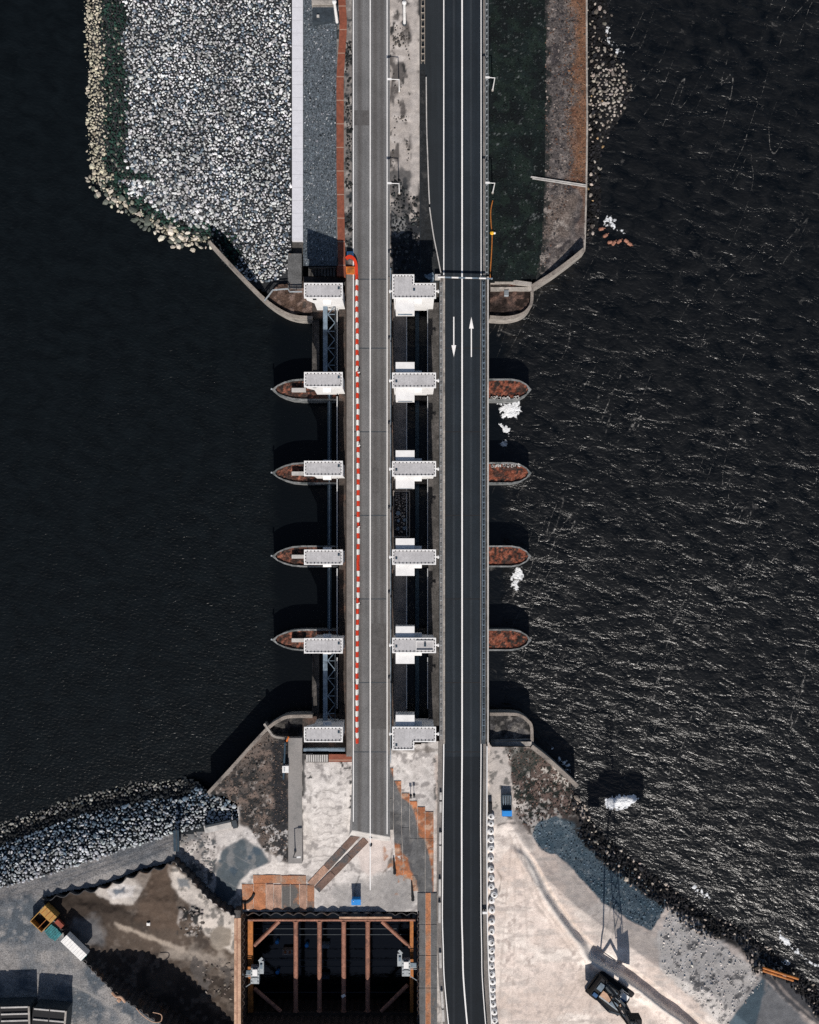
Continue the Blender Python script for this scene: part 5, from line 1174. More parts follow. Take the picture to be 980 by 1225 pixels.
b.add([W(x, y, 7.44) for x, y in Ls] + [W(x, y, 7.42) for x, y in Rs], [(i, i + 1, n + i + 1, n + i) for i in range(n - 1)]); struct(b.build('road_edge_strip', 'walk'))
b = MB(); Ls = [(x - 6.8, y) for x, y in L if y > 885]; Rs = [(x - 1.4, y) for x, y in L if y > 885]; n = len(Ls)
b.add([W(x, y, 7.41) for x, y in Ls] + [W(x, y, 7.44) for x, y in Rs], [(i, i + 1, n + i + 1, n + i) for i in range(n - 1)]); struct(b.build('road_edge_strip', 'walk'))

# ================================================================== RIGHT LOWER SITE
SH = [(691, 940), (700, 955), (715, 982), (742, 1008), (770, 1030), (800, 1052), (830, 1075), (865, 1094), (900, 1110), (930, 1135), (960, 1160), (1000, 1195), (1100, 1290), (1160, 1360)]
RIGHT = [(583, 886), (588, 893), (636, 893), (664, 918), (691, 941)] + SH[1:] + [(600, 1370), (590, 1300), (582, 1225), (578, 1150), (577, 1000)]
TR = [(618, 1000), (630, 1014), (640, 1030), (650, 1048), (660, 1067), (677, 1092), (694, 1114), (715, 1135), (735, 1147), (752, 1156), (778, 1174), (800, 1192), (825, 1209), (860, 1240), (900, 1280)]
def z_site(x, y):
    d = pdist(x, y, SH); s = -pdist(x, y, TR, True)                       # s > 0 on the water side
    wid = sstep(1125, 1150, y); fade = sstep(1008, 1032, y)
    a = 1.0 + 0 * wid
    low = (.62 + .55 * wid) * sstep(-.8 - .6 * wid, .4 + 1.2 * wid, s) * (1 - sstep(2 + 7 * wid, 11 + 6 * wid, s))
    hi = 1.15 * np.exp(-((s - 12 - 6 * wid) / 6) ** 2)
    z = 6.3 + (7.35 - 6.3) * sstep(606, 590, x) - (low - hi) * fade
    z = np.minimum(z, -.6 + d * .075)
    rd = sstep(975, 945, y) * sstep(640, 610, x); z = z * (1 - rd) + 7.2 * rd
    return z + (fbm(x, y, 10, 4, 16) - .5) * .16
GR = [(637, 1000), (643, 984), (665, 977), (690, 984), (712, 1004), (742, 1030), (772, 1056), (798, 1078), (796, 1087), (779, 1113), (752, 1100), (722, 1080), (696, 1052), (680, 1034), (664, 1022), (648, 1018)]
def site_col(x, y):
    p = Paint(x, y, (.69, .592, .53)); p.noise((.60, .505, .445), 40, .42, .62, 150); p.noise((.76, .68, .615), 26, .55, .72, 151, sx=.6); p.noise((.48, .41, .37), 7, .62, .74, 152)
    p.noise((.50, .44, .40), 12, .60, .74, 153, sx=.35, sy=1.6); p.noise((.54, .475, .43), 5, .56, .72, 149, sx=.5, amt=.7)
    weed = [(600, 893), (636, 893), (691, 941), (692, 960), (690, 985), (664, 978), (646, 985), (640, 1000), (628, 996), (614, 975), (612, 930)]
    p.poly(weed, (.085, .065, .058), 3, 6, 10, 154); p.noise((.16, .115, .10), 7, .5, .62, 155, where=weed); p.noise((.02, .024, .022), 8, .5, .6, 156, where=weed); p.noise((.42, .39, .36), 4, .6, .68, 157, where=weed)
    p.poly([(608, 893), (640, 896), (650, 908), (624, 935), (612, 930)], (.035, .042, .038), 4, 9, 8, 158, .7)
    p.noise((.42, .385, .36), 5, .46, .56, 159, where=[(612, 955), (640, 960), (660, 975), (640, 1000), (622, 996)])
    p.poly([(584, 886), (602, 893), (610, 905), (614, 975), (606, 985), (584, 985)], (.43, .39, .36), 2, 5, 8, 160); p.noise((.16, .15, .14), 6, .56, .66, 161, where=[(584, 890), (612, 895), (614, 985), (584, 985)])
    p.line([(616, 975), (628, 1000), (634, 1012)], 9, (.30, .27, .25), 4, 4, .7); p.line([(596, 987), (606, 984), (616, 985)], 2.5, (.10, .09, .085), 1, 1.5, .8)
    p.poly(GR, (.07, .10, .125), .9, 2.5, 6, 162); p.noise((.09, .125, .15), 16, .5, .64, 163, where=GR); p.noise((.05, .08, .105), 12, .52, .66, 164, where=GR); p.noise((.2, .23, .25), 4, .66, .74, 165, where=GR)
    s = -pdist(x, y, TR, True); wd = sstep(1125, 1150, y)
    k = (sstep(1 + 8 * wd, 4 + 8 * wd, s) * sstep(15 + 7 * wd, 9 + 7 * wd, s) * sstep(1008, 1030, y) * .85)[..., None]; p.c = p.c * (1 - k) + np.array((.80, .735, .67)) * k  # sunlit face of the trench bank, its brightness painted in as whiter sand
    d = pdist(x, y, SH) + (fbm(x, y, 14, 4, 166) - .5) * 18
    k = (sstep(36, 26, d) * sstep(960, 985, y))[..., None]; p.c = p.c * (1 - k) + np.array((.030, .028, .028)) * k
    # cracked stiff ground to the right
    ck = [(800, 1088), (830, 1100), (900, 1160), (915, 1180), (868, 1230), (812, 1180), (790, 1160), (786, 1118)]
    p.poly(ck, (.52, .485, .455), 4, 8, 12, 167); p.noise((.15, .145, .145), 7, .56, .64, 168, where=ck); p.noise((.62, .58, .545), 10, .55, .66, 169, where=ck)
    gy = [(910, 1166), (990, 1250), (990, 1320), (860, 1320), (866, 1230)]; p.poly(gy, (.20, .20, .205), 3, 4, 12, 170); p.noise((.12, .14, .155), 14, .5, .64, 171, where=gy)
    p.poly([(912, 1168), (916, 1172), (905, 1230), (870, 1230), (885, 1205)], (.085, .12, .145), 2, 2, 12, 172); p.line([(910, 1170), (890, 1196), (868, 1226)], 3, (.40, .37, .35), 1.2, 1.2, .9)
    p.poly([(866, 1110), (905, 1150), (915, 1172), (940, 1196), (985, 1232), (985, 1215), (950, 1180), (925, 1150), (890, 1118)], (.085, .085, .09), 2, 5, 10, 173)
    p.line([(905, 1152), (918, 1160), (940, 1188), (980, 1224)], 2.5, (.36, .31, .28), 1.2, 2, .8)
    # wheel tracks
    for pts in ([(731, 1079), (729, 1100), (722, 1122)], [(738, 1085), (735, 1110), (730, 1126)], [(722, 1122), (730, 1126), (735, 1118)]): p.line(pts, 1.3, (.17, .16, .15), .7, .6, .85)
    p.line([(587, 1080), (596, 1072), (600, 1050), (594, 1040)], 1.1, (.18, .15, .13), .7, 1.2, .7)
    for o_ in (0, 7): p.line([(610 + o_, 1000), (640 + o_, 1080), (700 + o_, 1160), (760 + o_, 1235)], 1.6, (.42, .36, .32), .9, 1.6, .6)
    for o_ in (0, 5, 11): p.line([(596 + o_ * 3, 1235), (600 + o_ * 3, 1150), (606 + o_ * 2, 1070), (612 + o_, 1010)], 1.5, (.44, .375, .335), .9, 1.6, .55)
    for o_ in (0, 6, 16, 23): p.line([(640 + o_, 1235), (672 + o_, 1180), (700 + o_, 1172)], 1.4, (.42, .36, .32), .9, 1.6, .55)
    for o_ in (0, 8, 20): p.line([(760 + o_, 1168 + o_), (800 + o_, 1205 + o_ * .6), (850 + o_, 1240)], 1.4, (.50, .45, .41), .9, 1.6, .5)
    p.poly([(668, 1030), (690, 1050), (720, 1086), (776, 1116), (786, 1124), (790, 1150), (730, 1130), (700, 1105), (676, 1070)], (.50, .45, .41), 4, 4, 10, 176, .6)
    for k in range(40):
        qx, qy = RNG.uniform(594, 740), RNG.uniform(1010, 1230); p.line([(qx, qy), (qx + RNG.uniform(-7, 7), qy + RNG.uniform(-3, 3))], 1.0, (.30, .25, .22), .6, .8, .6)
    return p.c
struct(terrain('site_sand', RIGHT, 1.25, z_site, site_col, 'ground'), 'pale sandy building site right of the main road')
def site_rock(x, y):
    n = len(x); d = pdist(x, y, SH); c = tone(n, (.016, .016, .018), .5); pale = (RNG.random(n) < .15 + .1 * sstep(25, 45, d))[:, None]
    return np.where(pale, tone(n, (.34, .29, .25), .35), c)
SHB = [(648, 985), (664, 972), (688, 975)] ; inner = [(x - 24 - 6 * math.sin(x * .11), y + 22 + 6 * math.sin(x * .11)) for x, y in SH[2:-1]]
RB = [(686, 944), (691, 940)] + SH[1:-1] + inner[::-1] + [(697, 988), (680, 962)]
stones('shore_rocks', RB, 3.7, lambda x, y: np.clip(-.45 + pdist(x, y, SH) * .075, -.5, 4) + .05, site_rock, (.22, .42), 'wet black stones with pale specks along the lower right shore', 'stones')
def scat(name, poly, sp, col, sz, zf, label, spread=.35, keep=None, flat=.7):
    return stones(name, poly, sp, zf, lambda x, y: tone(len(x), col, spread), sz, label, 'stones', keep=keep, flat=flat, lift=.15)
scat('gravel_lumps', GR, 3.4, (.085, .12, .15), (.10, .2), z_site, 'blue grey gravel lumps on the dumped gravel beside the lower right shore', .5)
scat('soil_clods', [(800, 1090), (830, 1102), (900, 1160), (912, 1178), (868, 1228), (814, 1182), (792, 1160), (788, 1120)], 2.8, (.50, .465, .435), (.09, .24), z_site, 'pale stiff soil clods on the ground at the far lower right', .25, lambda x, y: .35 + 0 * x)
scat('soil_clods', [(214, 1002), (246, 994), (258, 1012), (252, 1068), (240, 1060), (222, 1040)], 3.8, (.26, .24, .225), (.14, .36), z_mid, 'grey soil clods in the churned corner beside the muddy pit', .4, lambda x, y: .6 + 0 * x)
scat('soil_clods', [(214, 1084), (242, 1088), (243, 1120), (214, 1118)], 4, (.20, .18, .165), (.2, .5), z_pit, 'grey clods heaped in the middle of the muddy pit', .5, lambda x, y: .55 + 0 * x)
scat('soil_clods', [(236, 1150), (280, 1150), (280, 1196), (244, 1190)], 5, (.20, .17, .15), (.2, .5), z_pit, 'brown clods on the lower right floor of the muddy pit', .5, lambda x, y: .4 + 0 * x)
# weeds: many little tufts
def tufts(name, poly, sp, zf, cols, label, size=(.15, .4), keep=None):
    return stones(name, poly, sp, zf, lambda x, y: np.array(cols)[RNG.integers(0, len(cols), len(x))] * RNG.uniform(.6, 1.3, (len(x), 1)), size, label, 'weeds', keep=keep, flat=.6, lift=.15)
tufts('weeds', [(604, 895), (636, 895), (690, 942), (688, 975), (664, 975), (645, 983), (628, 990), (615, 970), (613, 930)], 2.6, z_site, [(.02, .026, .022), (.09, .06, .05), (.13, .085, .07), (.035, .035, .03)], 'dark and brown weeds behind the lower right quay wall', (.10, .26), lambda x, y: .75 + 0 * x)
tufts('weeds', [(256, 946), (300, 898), (322, 878), (344, 886), (344, 1028), (318, 1018), (300, 992), (290, 982), (288, 964)], 2.6, z_mid, [(.03, .03, .028), (.10, .075, .06), (.06, .05, .045), (.15, .11, .09)], 'dark brown weeds on the bank behind the lower left quay wall', (.09, .22), lambda x, y: .7 + 0 * x)
tufts('weeds', [(587, -100), (651, -100), (652, 200), (646, 332), (588, 334)], 2.6, z_right, [(.006, .010, .0095), (.009, .015, .013), (.005, .007, .007), (.007, .012, .011), (.03, .036, .036)], 'low dark green tufts on the grass slope beside the main road', (.09, .2), lambda x, y: .8 + 0 * x)
tufts('weeds', [(653, -100), (684, -100), (684, 220), (664, 300), (645, 330), (652, 250)], 3.0, z_right, [(.07, .06, .058), (.13, .11, .10), (.035, .032, .034), (.19, .16, .145), (.10, .06, .045)], 'greyish dry herbs on the stony slope right of the grass', (.12, .28), lambda x, y: .75 + 0 * x)
tufts('weeds', [(676, -100), (700, -100), (700, 220), (684, 225), (677, 150)], 2.8, z_right, [(.17, .085, .045), (.12, .06, .04), (.20, .12, .075), (.05, .038, .032), (.09, .075, .065)], 'rust brown herbs along the straight quay kerb wall', (.12, .26), lambda x, y: .75 + 0 * x)
z7 = lambda x, y: np.full(np.shape(x), 7.35)
tufts('weeds', [(413.5, 50), (421, 50), (421, 300), (414, 300)], 3.0, z7, [(.02, .02, .018), (.05, .05, .045), (.012, .014, .013)], 'dark weeds between brick path and old road', (.14, .36), lambda x, y: .25 + .75 * (fbm(x, y, 14, 3, 77) > .5))
tufts('weeds', [(468, 205), (500, 240), (503, 325), (468, 325)], 3.2, z7, [(.02, .02, .02), (.03, .035, .035), (.01, .012, .013), (.08, .08, .08)], 'black weeds on the lower part of the sandy median', (.16, .4), lambda x, y: .7 + 0 * x)
tufts('weeds', [(470, 30), (490, 30), (490, 205), (470, 205)], 3.6, z7, [(.05, .045, .04), (.10, .09, .08)], 'sparse dark weeds on the upper sandy median', (.12, .3), lambda x, y: (fbm(x, y * .5, 12, 4, 31) > .58) * 1.)

# row of white bags
bag_y = [976.8, 985.5, 995, 1005, 1015, 1027.5, 1040, 1051, 1061, 1070.5, 1077.5, 1089, 1102.5, 1114.5, 1127.5, 1137.5, 1147, 1156.3, 1165.5, 1174.7, 1183.8, 1192.5, 1201.8, 1211, 1220.8, 1231, 1241]
def bag(seed):
    t = thing('bulk_bag', 'round white bag with an open spout in the row between main road and sand', 'bag', (0, 0, 0), 'row of white bags beside the main road')
    r = random.Random(seed); b = MB(); h = r.uniform(.85, 1.0)
    b.lathe((0, 0, 0), [(.50, 0), (.66, .12), (.70, .4), (.66, h - .18), (.54, h - .03), (.40, h)], 16, 0, .05, seed); b.build('bag_body', 'bag', t, origin=(0, 0, 0))
    b = MB(); c = (r.uniform(-.08, .1), r.uniform(-.1, .05), h - .05)
    b.lathe(c, [(.33, 0), (.36, .12), (.30, .14), (.28, .06)], 14, 0, .08, seed + 1); b.build('spout', 'bag', t, origin=(0, 0, 0))
    b = MB(); b.lathe(c, [(.27, .0), (.27, .075)], 12); b.build('filling', 'dirt_dark', t, origin=(0, 0, 0))
    b = MB(); b.tube([(c[0] + .2 * math.cos(a) * 1.0, c[1] + .2 * math.sin(a), c[2] + .12 + .05 * math.sin(3 * a)) for a in np.linspace(0, 3.6, 9)], .05, 6); b.build('lifting_loop', 'bag', t, origin=(0, 0, 0))
    return t
protos = [bag(k) for k in range(4)]; used = 0
for k, y in enumerate(bag_y):
    x = float(np.interp(y, [970, 1020, 1080, 1130, 1160, 1190, 1225, 1245], [587.6, 587.2, 588.2, 588.0, 588.3, 589.3, 592, 594])) + random.uniform(-.4, .4) + (3.2 if k == 9 else 0)
    p = W(x, y, 7.9); o = protos[k] if k < 4 else copy_tree(protos[k % 4], (0, 0, 0))
    o.location = (p[0], p[1], 7.1); o.rotation_euler = (0, 0, random.uniform(0, 6)); sc_ = random.uniform(.95, 1.08); o.scale = (sc_, sc_, sc_)
b = MB(); b.pbox(584.5, 960, 589, 973, 7.0, 8.4); b.pbox(585.2, 961, 588.3, 972, 8.403, 8.5); tag(b.build('equipment_box', 'black'), 'black box at the head of the white bag row', 'box')
b = MB(); b.pbox(577.5, 1090.8, 582.5, 1093.6, 8.0, 8.5); b.pbox(579.4, 1091.5, 580.6, 1093, 7.44, 7.997); tag(b.build('sign_board', 'white'), 'small white sign at the road edge half way along the bag row', 'sign')

# small blue truck
t = thing('flatbed_truck', 'small truck with bright blue cab and dark flat bed beside the bag row', 'truck', W(606.5, 964, 7.2)); zb = 7.25
b = MB(); b.pbox(600.8, 969.6, 612.6, 976.6, zb + .45, zb + 1.9); b.pbox(601.6, 970.2, 611.8, 975.2, zb + 1.903, zb + 2.1); b.build('cab', 'blue', t)
b = MB(); b.pbox(601.6, 976.65, 611.8, 976.95, zb + 1.1, zb + 1.8); b.build('windscreen', 'glass', t)
b = MB(); b.pbox(600.2, 951, 612.2, 968.8, zb + .7, zb + .95); b.build('bed', 'steel_dark', t)
for q in ((600.2, 951, 600.9, 968.8), (611.5, 951, 612.2, 968.8), (601, 951, 611.4, 951.8), (601, 968, 611.4, 968.8)): b = MB(); b.pbox(*q, zb + .955, zb + 1.4); b.build('side_board', 'steel_navy', t)
for k in range(4): b = MB(); b.bar(W(602 + k * 2.9, 952, zb + 1.2), W(602.5 + k * 2.6, 963, zb + 1.1), .12); b.build('load_pipe', 'steel_blue', t)
for x in (601, 611.2):
    for y in (955, 973): b = MB(); p = W(x, y, zb); b.tube([(p[0] - .12, p[1], zb + .4), (p[0] + .12, p[1], zb + .4)], .4, 12); b.build('wheel', 'black', t)
# blue cabin by the cofferdam
z0 = ground_at(426, 1080)
t = thing('portable_cabin', 'bright blue portable cabin on the sand above the cofferdam', 'cabin', W(426, 1080, z0))
b = MB(); b.pbox(420.8, 1076.5, 431.4, 1082.6, z0, z0 + 2.3); b.build('cabin_body', 'blue', t)
b = MB(); b.pbox(420.4, 1076.2, 431.8, 1082.9, z0 + 2.303, z0 + 2.42); b.pbox(425.6, 1076.4, 426.4, 1082.7, z0 + 2.423, z0 + 2.5); b.build('cabin_roof', 'blue', t)
b = MB(); p = W(423.6, 1074, z0); b.bar((p[0], p[1], z0), (p[0], p[1] , z0 + 2.6), .12); b.build('vent_pipe', 'white', t)
b = MB(); b.pbox(423, 1082.65, 427, 1082.8, z0 + .1, z0 + 2.0); b.build('door', 'blue_dark', t)

# crawler crane at the lower right: tall mast, hanging load
def crane():
    O = np.array(W(729, 1186, 6.3)); O[2] = 6.25; a = math.radians(-37)                     # machine axis on the ground
    ca, sa = math.cos(a), math.sin(a)
    P = lambda u, v, z: (O[0] + u * ca - v * sa, O[1] + u * sa + v * ca, O[2] + z)
    t = thing('crawler_crane', 'dark crawler crane with its long dark boom on the pale sand', 'crane', tuple(O))
    def ob(u, v, L, w, z0, h, nm, m): b = MB(); b.obox(P(u, v, z0), L, w, h, a); return b.build(nm, m, t)
    for s in (-1, 1):
        b = MB(); n = 14; v0 = s * 2.3
        prof = [(3.6 + .55 * math.cos(q), .6 + .55 * math.sin(q)) for q in np.linspace(-PI / 2, PI / 2, 7)] + [(-3.6 + .55 * math.cos(q), .6 + .55 * math.sin(q)) for q in np.linspace(PI / 2, 1.5 * PI, 7)]
        k = len(prof); b.add([P(u, v0 - .45, z) for u, z in prof] + [P(u, v0 + .45, z) for u, z in prof], [tuple(range(k)), tuple(range(k, 2 * k))[::-1]] + [(i, k + i, k + (i + 1) % k, (i + 1) % k) for i in range(k)])
        b.build('crawler_track', 'black', t)
    ob(0, 0, 3.4, 3.6, .5, .9, 'undercarriage', 'steel_dark'); ob(-.6, 0, 8.0, 3.2, 1.45, 1.0, 'upper_deck', 'black')
    ob(-3.5, 0, 1.7, 4.2, 1.3, 3.4, 'counterweight', 'black'); ob(-1.4, 1.0, 2.6, 1.1, 2.46, 1.0, 'engine_cover', 'steel_dark'); ob(-1.0, -.6, 2.3, 1.2, 2.46, .8, 'winch', 'beam_pale'); ob(1.2, -.9, 1.6, .9, 2.46, .7, 'winch', 'steel_blue')
    ob(-3.5, .6, 1.1, 1.5, 4.72, .2, 'cover_plate', 'steel_blue'); ob(-3.5, -1.3, 1.0, .7, 4.72, .25, 'cover_plate', 'blue_dark'); ob(-2.7, 1.3, .5, .4, 3.0, .9, 'lamp_box', 'blue'); ob(-2.6, -1.55, .5, .4, 2.5, 1.0, 'lamp_box', 'blue'); ob(2.1, .7, 1.0, .8, 2.46, .6, 'winch', 'blue_dark')
    b = MB(); b.obox(P(2.0, 1.6, 1.4), 1.7, 1.2, 1.9, a, 0, .9); b.build('cab', 'white', t); b = MB(); b.obox(P(2.2, 1.6, 2.4), 1.6, 1.25, .6, a); b.build('cab_window', 'glass', t)
    
    for k, (u, v, L_, w_, h_, m_) in enumerate(((-2.2, -.9, .7, .5, .5, 'galv'), (.2, .9, .9, .6, .35, 'steel_blue'), (.4, -.2, .5, .9, .55, 'steel_navy'), (1.7, .2, .6, .35, .5, 'galv'), (-.4, 1.35, .8, .3, .4, 'blue_dark'), (2.6, -.3, .5, .5, .3, 'beam_pale'))): ob(u, v, L_, w_, 2.462, h_, 'machinery', m_)
    for k in range(3): b = MB(); b.tube([P(-2 + k * .4, -.2 + .3 * k, 3.1), P(-.5 + k * .5, .5 - .3 * k, 3.5), P(2.0, -.4 + .4 * k, 2.9)], .07, 6); b.build('hydraulic_hose', 'black', t)
    ob(.2, -1.45, 5.5, .35, 2.462, .12, 'catwalk', 'galv'); ob(.2, .25, 3.6, .12, 3.1, .12, 'handrail', 'galv')
    H = 46.5; top = np.array(P(3.2, 0, H)); foot = np.array(P(3.0, 0, 1.5)); top[0] += .3; mid = foot + (top - foot) * .24
    b = MB(); b.bar(foot, mid, 1.1, .9); ld = b.build('leader_mast', 'steel_dark', t)
    for k in range(4):
        b = MB(); c_ = foot + (mid - foot) * (k + .5) / 4; b.box(c_[0] - .66, c_[0] + .66, c_[1] - .6, c_[1] + .6, c_[2], c_[2] + .15); b.build('mast_flange', 'black', ld)
    b = MB(); c_ = foot + (top - foot) * .17; b.box(c_[0] - .3, c_[0] + 1.9, c_[1] - 1.3, c_[1] + .6, c_[2] - 1.2, c_[2] + 2.2); b.build('mast_carriage', 'black', t)
    for i in (-1, 1):
        for j in (-1, 1): b = MB(); b.bar(mid + (i * .8, j * .7, 0), top + (i * .55, j * .5, 0), .17); b.build('mast_chord', 'steel_dark', t)
    for k in range(22):
        f0, f1 = k / 22, (k + 1) / 22; A_ = mid + (top - mid) * f0; C_ = mid + (top - mid) * f1; q = 1 if k % 2 else -1; w0 = .8 - .25 * f0; b = MB()
        for j in (-1, 1): b.bar(A_ + (q * w0, j * w0 * .88, 0), C_ + (-q * w0, j * w0 * .88, 0), .11); b.bar(A_ + (j * w0, q * w0 * .88, 0), C_ + (j * w0, -q * w0 * .88, 0), .11)
        b.build('mast_lacing', 'steel_dark', t)
    for s in (-1, 1):
        b = MB(); b.bar(P(-3.2, s * 1.7, 3.8), P(-.5, s * 1.5, 8.2), .5); b.bar(P(-.5, s * 1.5, 8.2), P(2.8, s * .7, 6.6), .4); b.build('gantry_leg', 'steel_dark', t)
    b = MB(); b.tube([P(-3.0, .9, 3.5), P(-2.0, .8, 9), tuple(foot + (top - foot) * .6)], .16, 6); b.build('stay_rope', 'black', t)
    b = MB(); b.tube([P(1, -1.6, 2.0), P(4, -2.2, .6), P(7, -2.9, .4)], .2, 8); b.build('hose', 'black', t)
    # what hangs on the hook, high above the picture
    L = thing('hanging_hammer', 'large dark pile driving hammer hanging from the tall lattice boom', 'pile hammer', tuple(top * (1, 1, 0) + (0, 0, 40)))
    X, Y = top[0], top[1] + 2.0
    b = MB(); b.box(X - 2.6, X + 6.6, Y, Y + 1.1, 35.0, 38.6); hb_ = b.build('hammer_body', 'steel_dark', L)
    b = MB(); b.prism([(X - 5.0, Y + .1), (X - 2.61, Y + .1), (X - 2.61, Y + 1.0), (X - 5.0, Y + 1.0)], 33.0, 37.2); b.build('clamp', 'black', L)
    b = MB(); b.box(X - 1.6, X + 1.9, Y + .1, Y + 1.0, 38.603, 39.4); b.box(X + 3.4, X + 6.2, Y + .15, Y + .9, 38.603, 39.1); b.build('top_frame', 'black', L)
    b = MB(); b.box(X + 4.2, X + 6.0, Y + .2, Y + .9, 34.2, 34.997); b.box(X - .5, X + 1.0, Y + .2, Y + .9, 34.4, 34.997); b.build('jaw', 'black', L)
    b = MB(); b.tube([(X + .3, Y + .5, 39.4), tuple(top)], .1, 6); b.build('hoist_rope', 'black', L)
crane()

# yellow tipping skip, teal sheet, white container, red toolbox at the pit edge
A = math.radians(-44)
def at_px(x, y, z): p = W(x, y, z); return (p[0], p[1], z)
t = thing('tipper_body', 'yellow tipping skip with two black open bins at the edge of the gravel yard', 'skip', at_px(52, 1101, 6))
def loc_box(t, x, y, z0, h, L, w, nm, m, ang=A, dz=0): b = MB(); p = W(x, y, z0 + h); b.obox((p[0], p[1], z0 + dz), L, w, h, ang); return b.build(nm, m, t)
loc_box(t, 48.5, 1103, 6.1, .4, 3.1, 2.6, 'bin_floor', 'black')
p0 = np.array(W(48.5, 1103, 8.3)[:2]); u = np.array((math.cos(A), math.sin(A))); v = np.array((-u[1], u[0]))
for du, dv, Lw, ww, nm in ((0, 1.3, 3.2, .14, 'bin_wall'), (0, -1.3, 3.2, .14, 'bin_wall'), (-1.55, 0, .14, 2.45, 'bin_wall'), (1.55, 0, .14, 2.45, 'bin_wall'), (.5, 0, .1, 2.4, 'bin_divider')):
    q = p0 + u * du + v * dv; b = MB(); b.obox((q[0], q[1], 6.5), Lw, ww, 1.8, A); b.build(nm, 'yellow' if nm == 'bin_wall' else 'rust_orange', t)
q = p0 + v * 2.25; b = MB(); b.obox((q[0], q[1], 6.1), 3.3, 1.6, 2.4, A); b.build('chassis_cover', 'yellow', t)
for k in (-1, 0, 1): q = p0 + v * 2.25 + u * k * 1.0; b = MB(); b.obox((q[0], q[1], 8.503), .12, 1.5, .06, A); b.build('cover_rib', 'rust_orange', t)
t = thing('tarpaulin_stack', 'teal tarpaulin covered stack beside the yellow skip', 'tarpaulin', at_px(64, 1116, 6)); c = np.array(W(63.5, 1116, 6.6)[:2])
rr = random.Random(3)
for k in range(7):
    q = c + u * (k - 3) * .42; b = MB(); b.obox((q[0], q[1], 6.0), .40, 2.6 - abs(k - 3) * .15, .6 + rr.uniform(-.1, .25), A, 0, .92); b.build('fold', 'teal', t)
loc_box(thing('toolbox', 'rust red steel chest between the teal tarpaulin and the pit', 'chest', at_px(71, 1105, 6)), 71, 1105.5, 6, .9, 1.8, .9, 'chest_body', surf('rust_red_chest', (.22, .05, .03), .3, 1, 5, .2, .7, 0))
t = thing('container', 'long white container at the rim of the muddy pit', 'container', at_px(89, 1135, 6)); loc_box(t, 88.3, 1134.2, 6.05, 2.4, 5.6, 1.75, 'container_body', 'white_plastic')
p = W(88.3, 1134.2, 8.5); c = np.array(p[:2])
for k in range(9): q = c + u * (k - 4) * .62; b = MB(); b.obox((q[0], q[1], 8.453), .06, 1.6, .04, A); b.build('roof_rib', 'white', t)
q = c + u * 2.84; b = MB(); b.obox((q[0], q[1], 6.2), .06, 1.5, 2.1, A); b.build('door', 'teal', t)
b = MB(); b.tube([W(x, y, 6.5) for x, y in smooth_line([(134, 1187), (139, 1192), (145, 1193), (150, 1199)], 5)], .3, 8); b.tube([W(x, y, 6.5) for x, y in [(141, 1195), (144, 1198)]], .4, 8); tag(b.build('timber_pile', 'beam_pale'), 'few tan timbers at the rim of the dark part of the pit', 'timber')
b = MB(); b.tube([W(x, y, 6.45) for x, y in smooth_line([(163, 1206), (170, 1214), (182, 1222), (192, 1222), (193, 1214), (183, 1211)], 6)], .1, 6); tag(b.build('hose', 'beam_pale'), 'thin tan hose looping over the pit rim at the bottom', 'hose')
# two storey site cabins in the bottom left corner
def cabin(label, x0, y0, x1, y1, h, tilt, n):
    t = thing('site_cabin', label, 'cabin', W((x0 + x1) / 2, (y0 + y1) / 2, 6), 'dark roofed site cabins'); z = 6 + h
    C0 = np.array(W((x0 + x1) / 2, (y0 + y1) / 2, z)[:2]); Lx = (x1 - x0) * sc(z); Ly = (y1 - y0) * sc(z)
    b = MB(); b.obox((C0[0], C0[1], 6), Lx, Ly, h, tilt); b.build('cabin_wall', 'steel_dark', t)
    b = MB(); b.obox((C0[0], C0[1], z + .003), Lx + .3, Ly + .3, .14, tilt); b.build('roof', 'black', t)
    ca, sa = math.cos(tilt), math.sin(tilt)
    for k in range(n):
        dv = Ly / 2 - .1 - k * Ly / (n - 1) * .96
        for s, w in ((-.25, .46), (.25, .46)):
            q = C0 + np.array((ca * Lx * s - sa * dv, sa * Lx * s + ca * dv)); b = MB(); b.obox((q[0], q[1], z + .147), Lx * w, .28, .3, tilt); b.build('roof_edge', 'concrete_pale', t)
    q = C0 + np.array((ca, sa)) * Lx * .5; b = MB(); b.obox((q[0], q[1], z + .15), .35, Ly, .35, tilt); b.build('gutter', 'concrete', t)
cabin('dark roofed site cabin in the bottom left corner, the left one', -34, 1204, 36, 1246, 4.8, math.radians(1.5), 6)
cabin('dark roofed site cabin in the bottom left corner, the right one', 39, 1207, 78, 1246, 4.6, math.radians(-5), 4)
b = MB(); b.obox((*W(75, 1222, 8)[:2], 6), .9, 2.0, 3.0, -.4); b.obox((*W(75, 1222, 8)[:2], 9.003), .6, 1.5, .4, -.4); tag(b.build('generator', 'yellow'), 'small yellow generator beside the right site cabin', 'generator')

